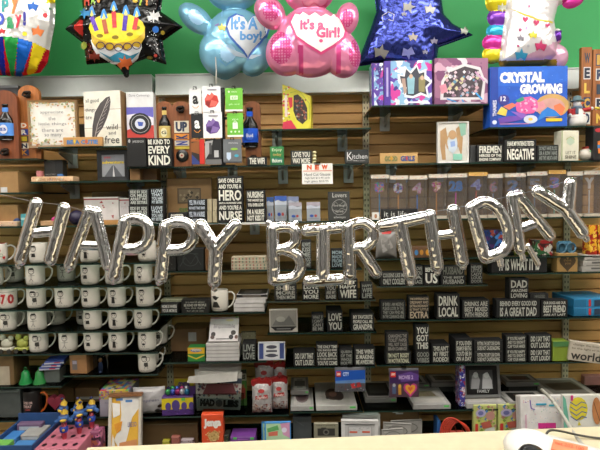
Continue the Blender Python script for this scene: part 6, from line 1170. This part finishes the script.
for i, (x0, x1, yt, Yf) in enumerate(((342, 381, 415, SF+.03), (341, 379, 421, SF-.02))):
    FR(['rear white photo frame behind the counter, edge visible above the other', 'front white photo frame with grey lines and orange marks behind the counter'][i], dict(z=B8['z'], Yf=Yf), x0, x1, yt, .014, .02, 'd0cdca', 'c0bebc', [('R', .06, .03, .9, .05, '6c6c6c'), ('R', .1, .1, .92, .5, 'a8a6a4'), ('R', .14, .13, .88, .5, 'cac8c6'), ('D', .15, .14, .85, .26, 14, ['8c8a88'], .02), ('R', .16, .29, .42, .36, 'd8684c'), ('R', .58, .28, .84, .35, 'd8684c')], ins=0, rz=3*(1-2*i))
I('cardboard_box', 'brown cardboard carton with tape behind the white frames', 'box', B8, 378, 420, 409, .08, '5c4428', [('R', .34, .0, .48, .1, 'a8a8a8'), ('R', .42, .1, .6, .14, 'a0a0a0')], ins=.3)
for i, (x0, x1, yt, rz) in enumerate(((390, 423, 420, 4), (383, 412, 423, -10), (381, 404, 429, 8))):
    low('photo_mount', f'{["rear", "middle", "front"][i]} silver-grey card mount with curved line among the overlapping mounts', 'card', x0, x1, yt, .006, 'a09c96', [('R', .04, .03, .96, .05, '4c4a48'), ('O', .5, .3, .36, .2, .03, '6c6a66'), ('R', .1, .1, .3, .13, 'c0bcb6')], Yf=SF+.03-.02*i, rz=rz)
low('blue_book', 'narrow blue box behind the red toy net', 'box', 437, 441, 421, .06, '2c5c98', [], Yf=SF+.02)
# red net toy: woven arches
e = empty('net_toy', at(455, 440, SF-.02)); o0 = e.location; o0.z = B8['z']+.0005
bm = bmesh.new()
def q_(x, y, Y=SF-.02): return at(x, y, Y)-o0
for k in range(6):
    s = k/5; tube(bm, spline([q_(440+3*s+6*s, 452), q_(441+8*s, 428+5*s), q_(449+8*s, 418+4*s, SF-.02), q_(462+6*s, 424+4*s, SF-.03), q_(476-3*s, 446)], 5), .0032, 6)
for k in range(5): tube(bm, [q_(441+k*7, 432-6*math.sin(k*.8)), q_(447+k*6.5, 450)], .002, 6)
obj('netting', bm, mat('c0402c', .35), e)
bm = bmesh.new(); a = q_(443, 450); abox(bm, a.x, a.x+.10, .02, .05, 0, q_(443, 436).z); obj('base', bm, 'a83c30', e)
D = Deco(lambda u, v, n: (a.x+.02+u*.05, .019-.0003*n, q_(443, 438).z-v*.014)); D.add(('R', 0, 0, 1, 1, 'c8a468')); D.done(e, 'tag_print')
tag(e, 'red and orange netted toy with looping arches behind the counter', 'toy')
for i, (x0, x1, yt) in enumerate(((473, 497, 405), (497.5, 525, 404.5))):
    low('activity_book', f'{["left", "right"][i]} bright green and yellow picture book with a red spine corner', 'book', x0, x1, yt, .02, 'b8bc70', [('D', .05, .02, .95, .62, 50, ['7c9c3c', 'c8c860', '4c78a8', 'a87868', '88a848', 'c8a88c'], .1), ('E', .3, .18, .22, .09, 'b0a8c8'), ('E', .3, .18, .12, .05, '6c6ca0'), ('E', .72, .25, .2, .1, 'c08c80'), ('P', [(.3, .4), (.7, .36), (.8, .5), (.4, .54)], 'b85c4c'), ('R', .06, .42, .18, .66, 'c83830'), ('P', [(.5, .54), (.9, .5), (.95, .66), (.4, .66)], 'c8c8c0')], Yf=SF, rz=2)
cf = ['d83c8c', '3c8cc8', 'e0b030', '58a868', '8c50b0', 'd85840', '38b0b8']
r = low('party_bag', 'white confetti party bag with magenta label, front one of its pile', 'gift bag', 521.5, 570, 398, .02, 'dcd8d4', [('D', .05, .03, .97, .3, 60, cf, .012), ('D', .1, .3, .97, .75, 60, cf, .008), ('R', .36, .44, .74, .72, 'd03088'), ('T', 'celebrate', .4, .5, .7, .57, '5c1c4c', .02), ('E', .5, .63, .05, .03, 'e0b040'), ('R', .08, .3, .12, .8, 'd8b0c0'), ('L', [(.2, .06), (.22, .2), (.3, .22)], .02, '7050b0'), ('R', .32, .12, .55, .15, '38a0c0'), ('R', .6, .14, .72, .17, '40a8b8')], Yf=SF-.08, tilt=5)
for i in range(2): low('party_bag', f'white confetti party bag seen edge-on, {["middle", "rearmost"][i]} of its pile', 'gift bag', 519-i*1.5, 567-i*1.5, 398-i, .01, 'c8c0bc', [('D', 0, 0, 1, .6, 20, cf, .01)], Yf=SF-.052+i*.015, tilt=5)
sp_ = [('P', [(.0, .0), (.06, .06), (.14, .5), (.13, 1), (0, 1)], '6cb098'), ('E', .33, .2, .2, .17, 'd8c838')]+[('L', [(.15, .1+.07*k), (.28, .16+.07*k), (.4, .1+.07*k), (.5, .12+.07*k)], .02, '2c58a0') for k in range(4)]
sp_ += [('P', [(.33, .38), (.37, .44), (.30, .44)], 'd8c838'), ('E', .72, .23, .1, .2, 'b87c4c'), ('L', [(.66, .1), (.72, .25), (.78, .38)], .015, '5c3c28'), ('E', .55, .66, .18, .17, '2c8c48'), ('E', .8, .66, .16, .15, 'd8cc48'), ('E', .5, .64, .03, .05, 'd8e0d0'), ('E', .6, .64, .03, .05, 'd8e0d0'), ('E', .98, .3, .08, .2, '508c60'), ('D', .1, .02, .98, .8, 24, cf, .01), ('P', [(.16, -.0), (.22, 0), (.21, .08), (.16, .08)], 'd03c80')]
low('party_bag', 'white party bag printed with striped balloon, butterfly and green beetle', 'gift bag', 565, 612, 397.5, .02, 'd8d6cc', sp_, Yf=SF-.13, tilt=5, rz=-2)
# small things low between frame card and the orange box
for i, (x0, x1, yt, c) in enumerate(((162, 170, 441, 'a8a030'), (171, 180, 437, '9c5c50'), (180.5, 194, 440, 'b0a0a4'))):
    low('trinket_box', f'{["yellow", "dull red", "pale pink"][i]} little box just above the counter left of the orange block game', 'box', x0, x1, yt, .05, c, [('D', 0, 0, 1, .2, 8, ['2c2420', '6c3434'], .06)], Yf=SF+.02)
I('cardboard_box', 'wide low cardboard box in the dark behind the small trinket boxes', 'box', B8, 137, 199, 424, .08, '5a4226', ins=.3)
# ================= camera
cam = bpy.data.cameras.new('camera'); co = bpy.data.objects.new('camera', cam); COL.objects.link(co)
cam.sensor_width = 36; cam.lens = F*36/600; cam.clip_start = .05
Mx = Matrix((( RT.x, UP.x, -fw.x), (RT.y, UP.y, -fw.y), (RT.z, UP.z, -fw.z))).to_4x4(); Mx.translation = EYE; co.matrix_world = Mx
sc = bpy.context.scene; sc.camera = co
vs = sc.view_settings; vs.view_transform = 'Standard'; vs.look = 'None'; vs.gamma = 1; vs.use_curve_mapping = False; vs.exposure = EXPO
sc.cycles.max_bounces = 10; sc.cycles.transparent_max_bounces = 24; sc.cycles.glossy_bounces = 4; sc.cycles.diffuse_bounces = 3
sc.cycles.sample_clamp_indirect = 6; sc.cycles.caustics_reflective = False; sc.cycles.caustics_refractive = False
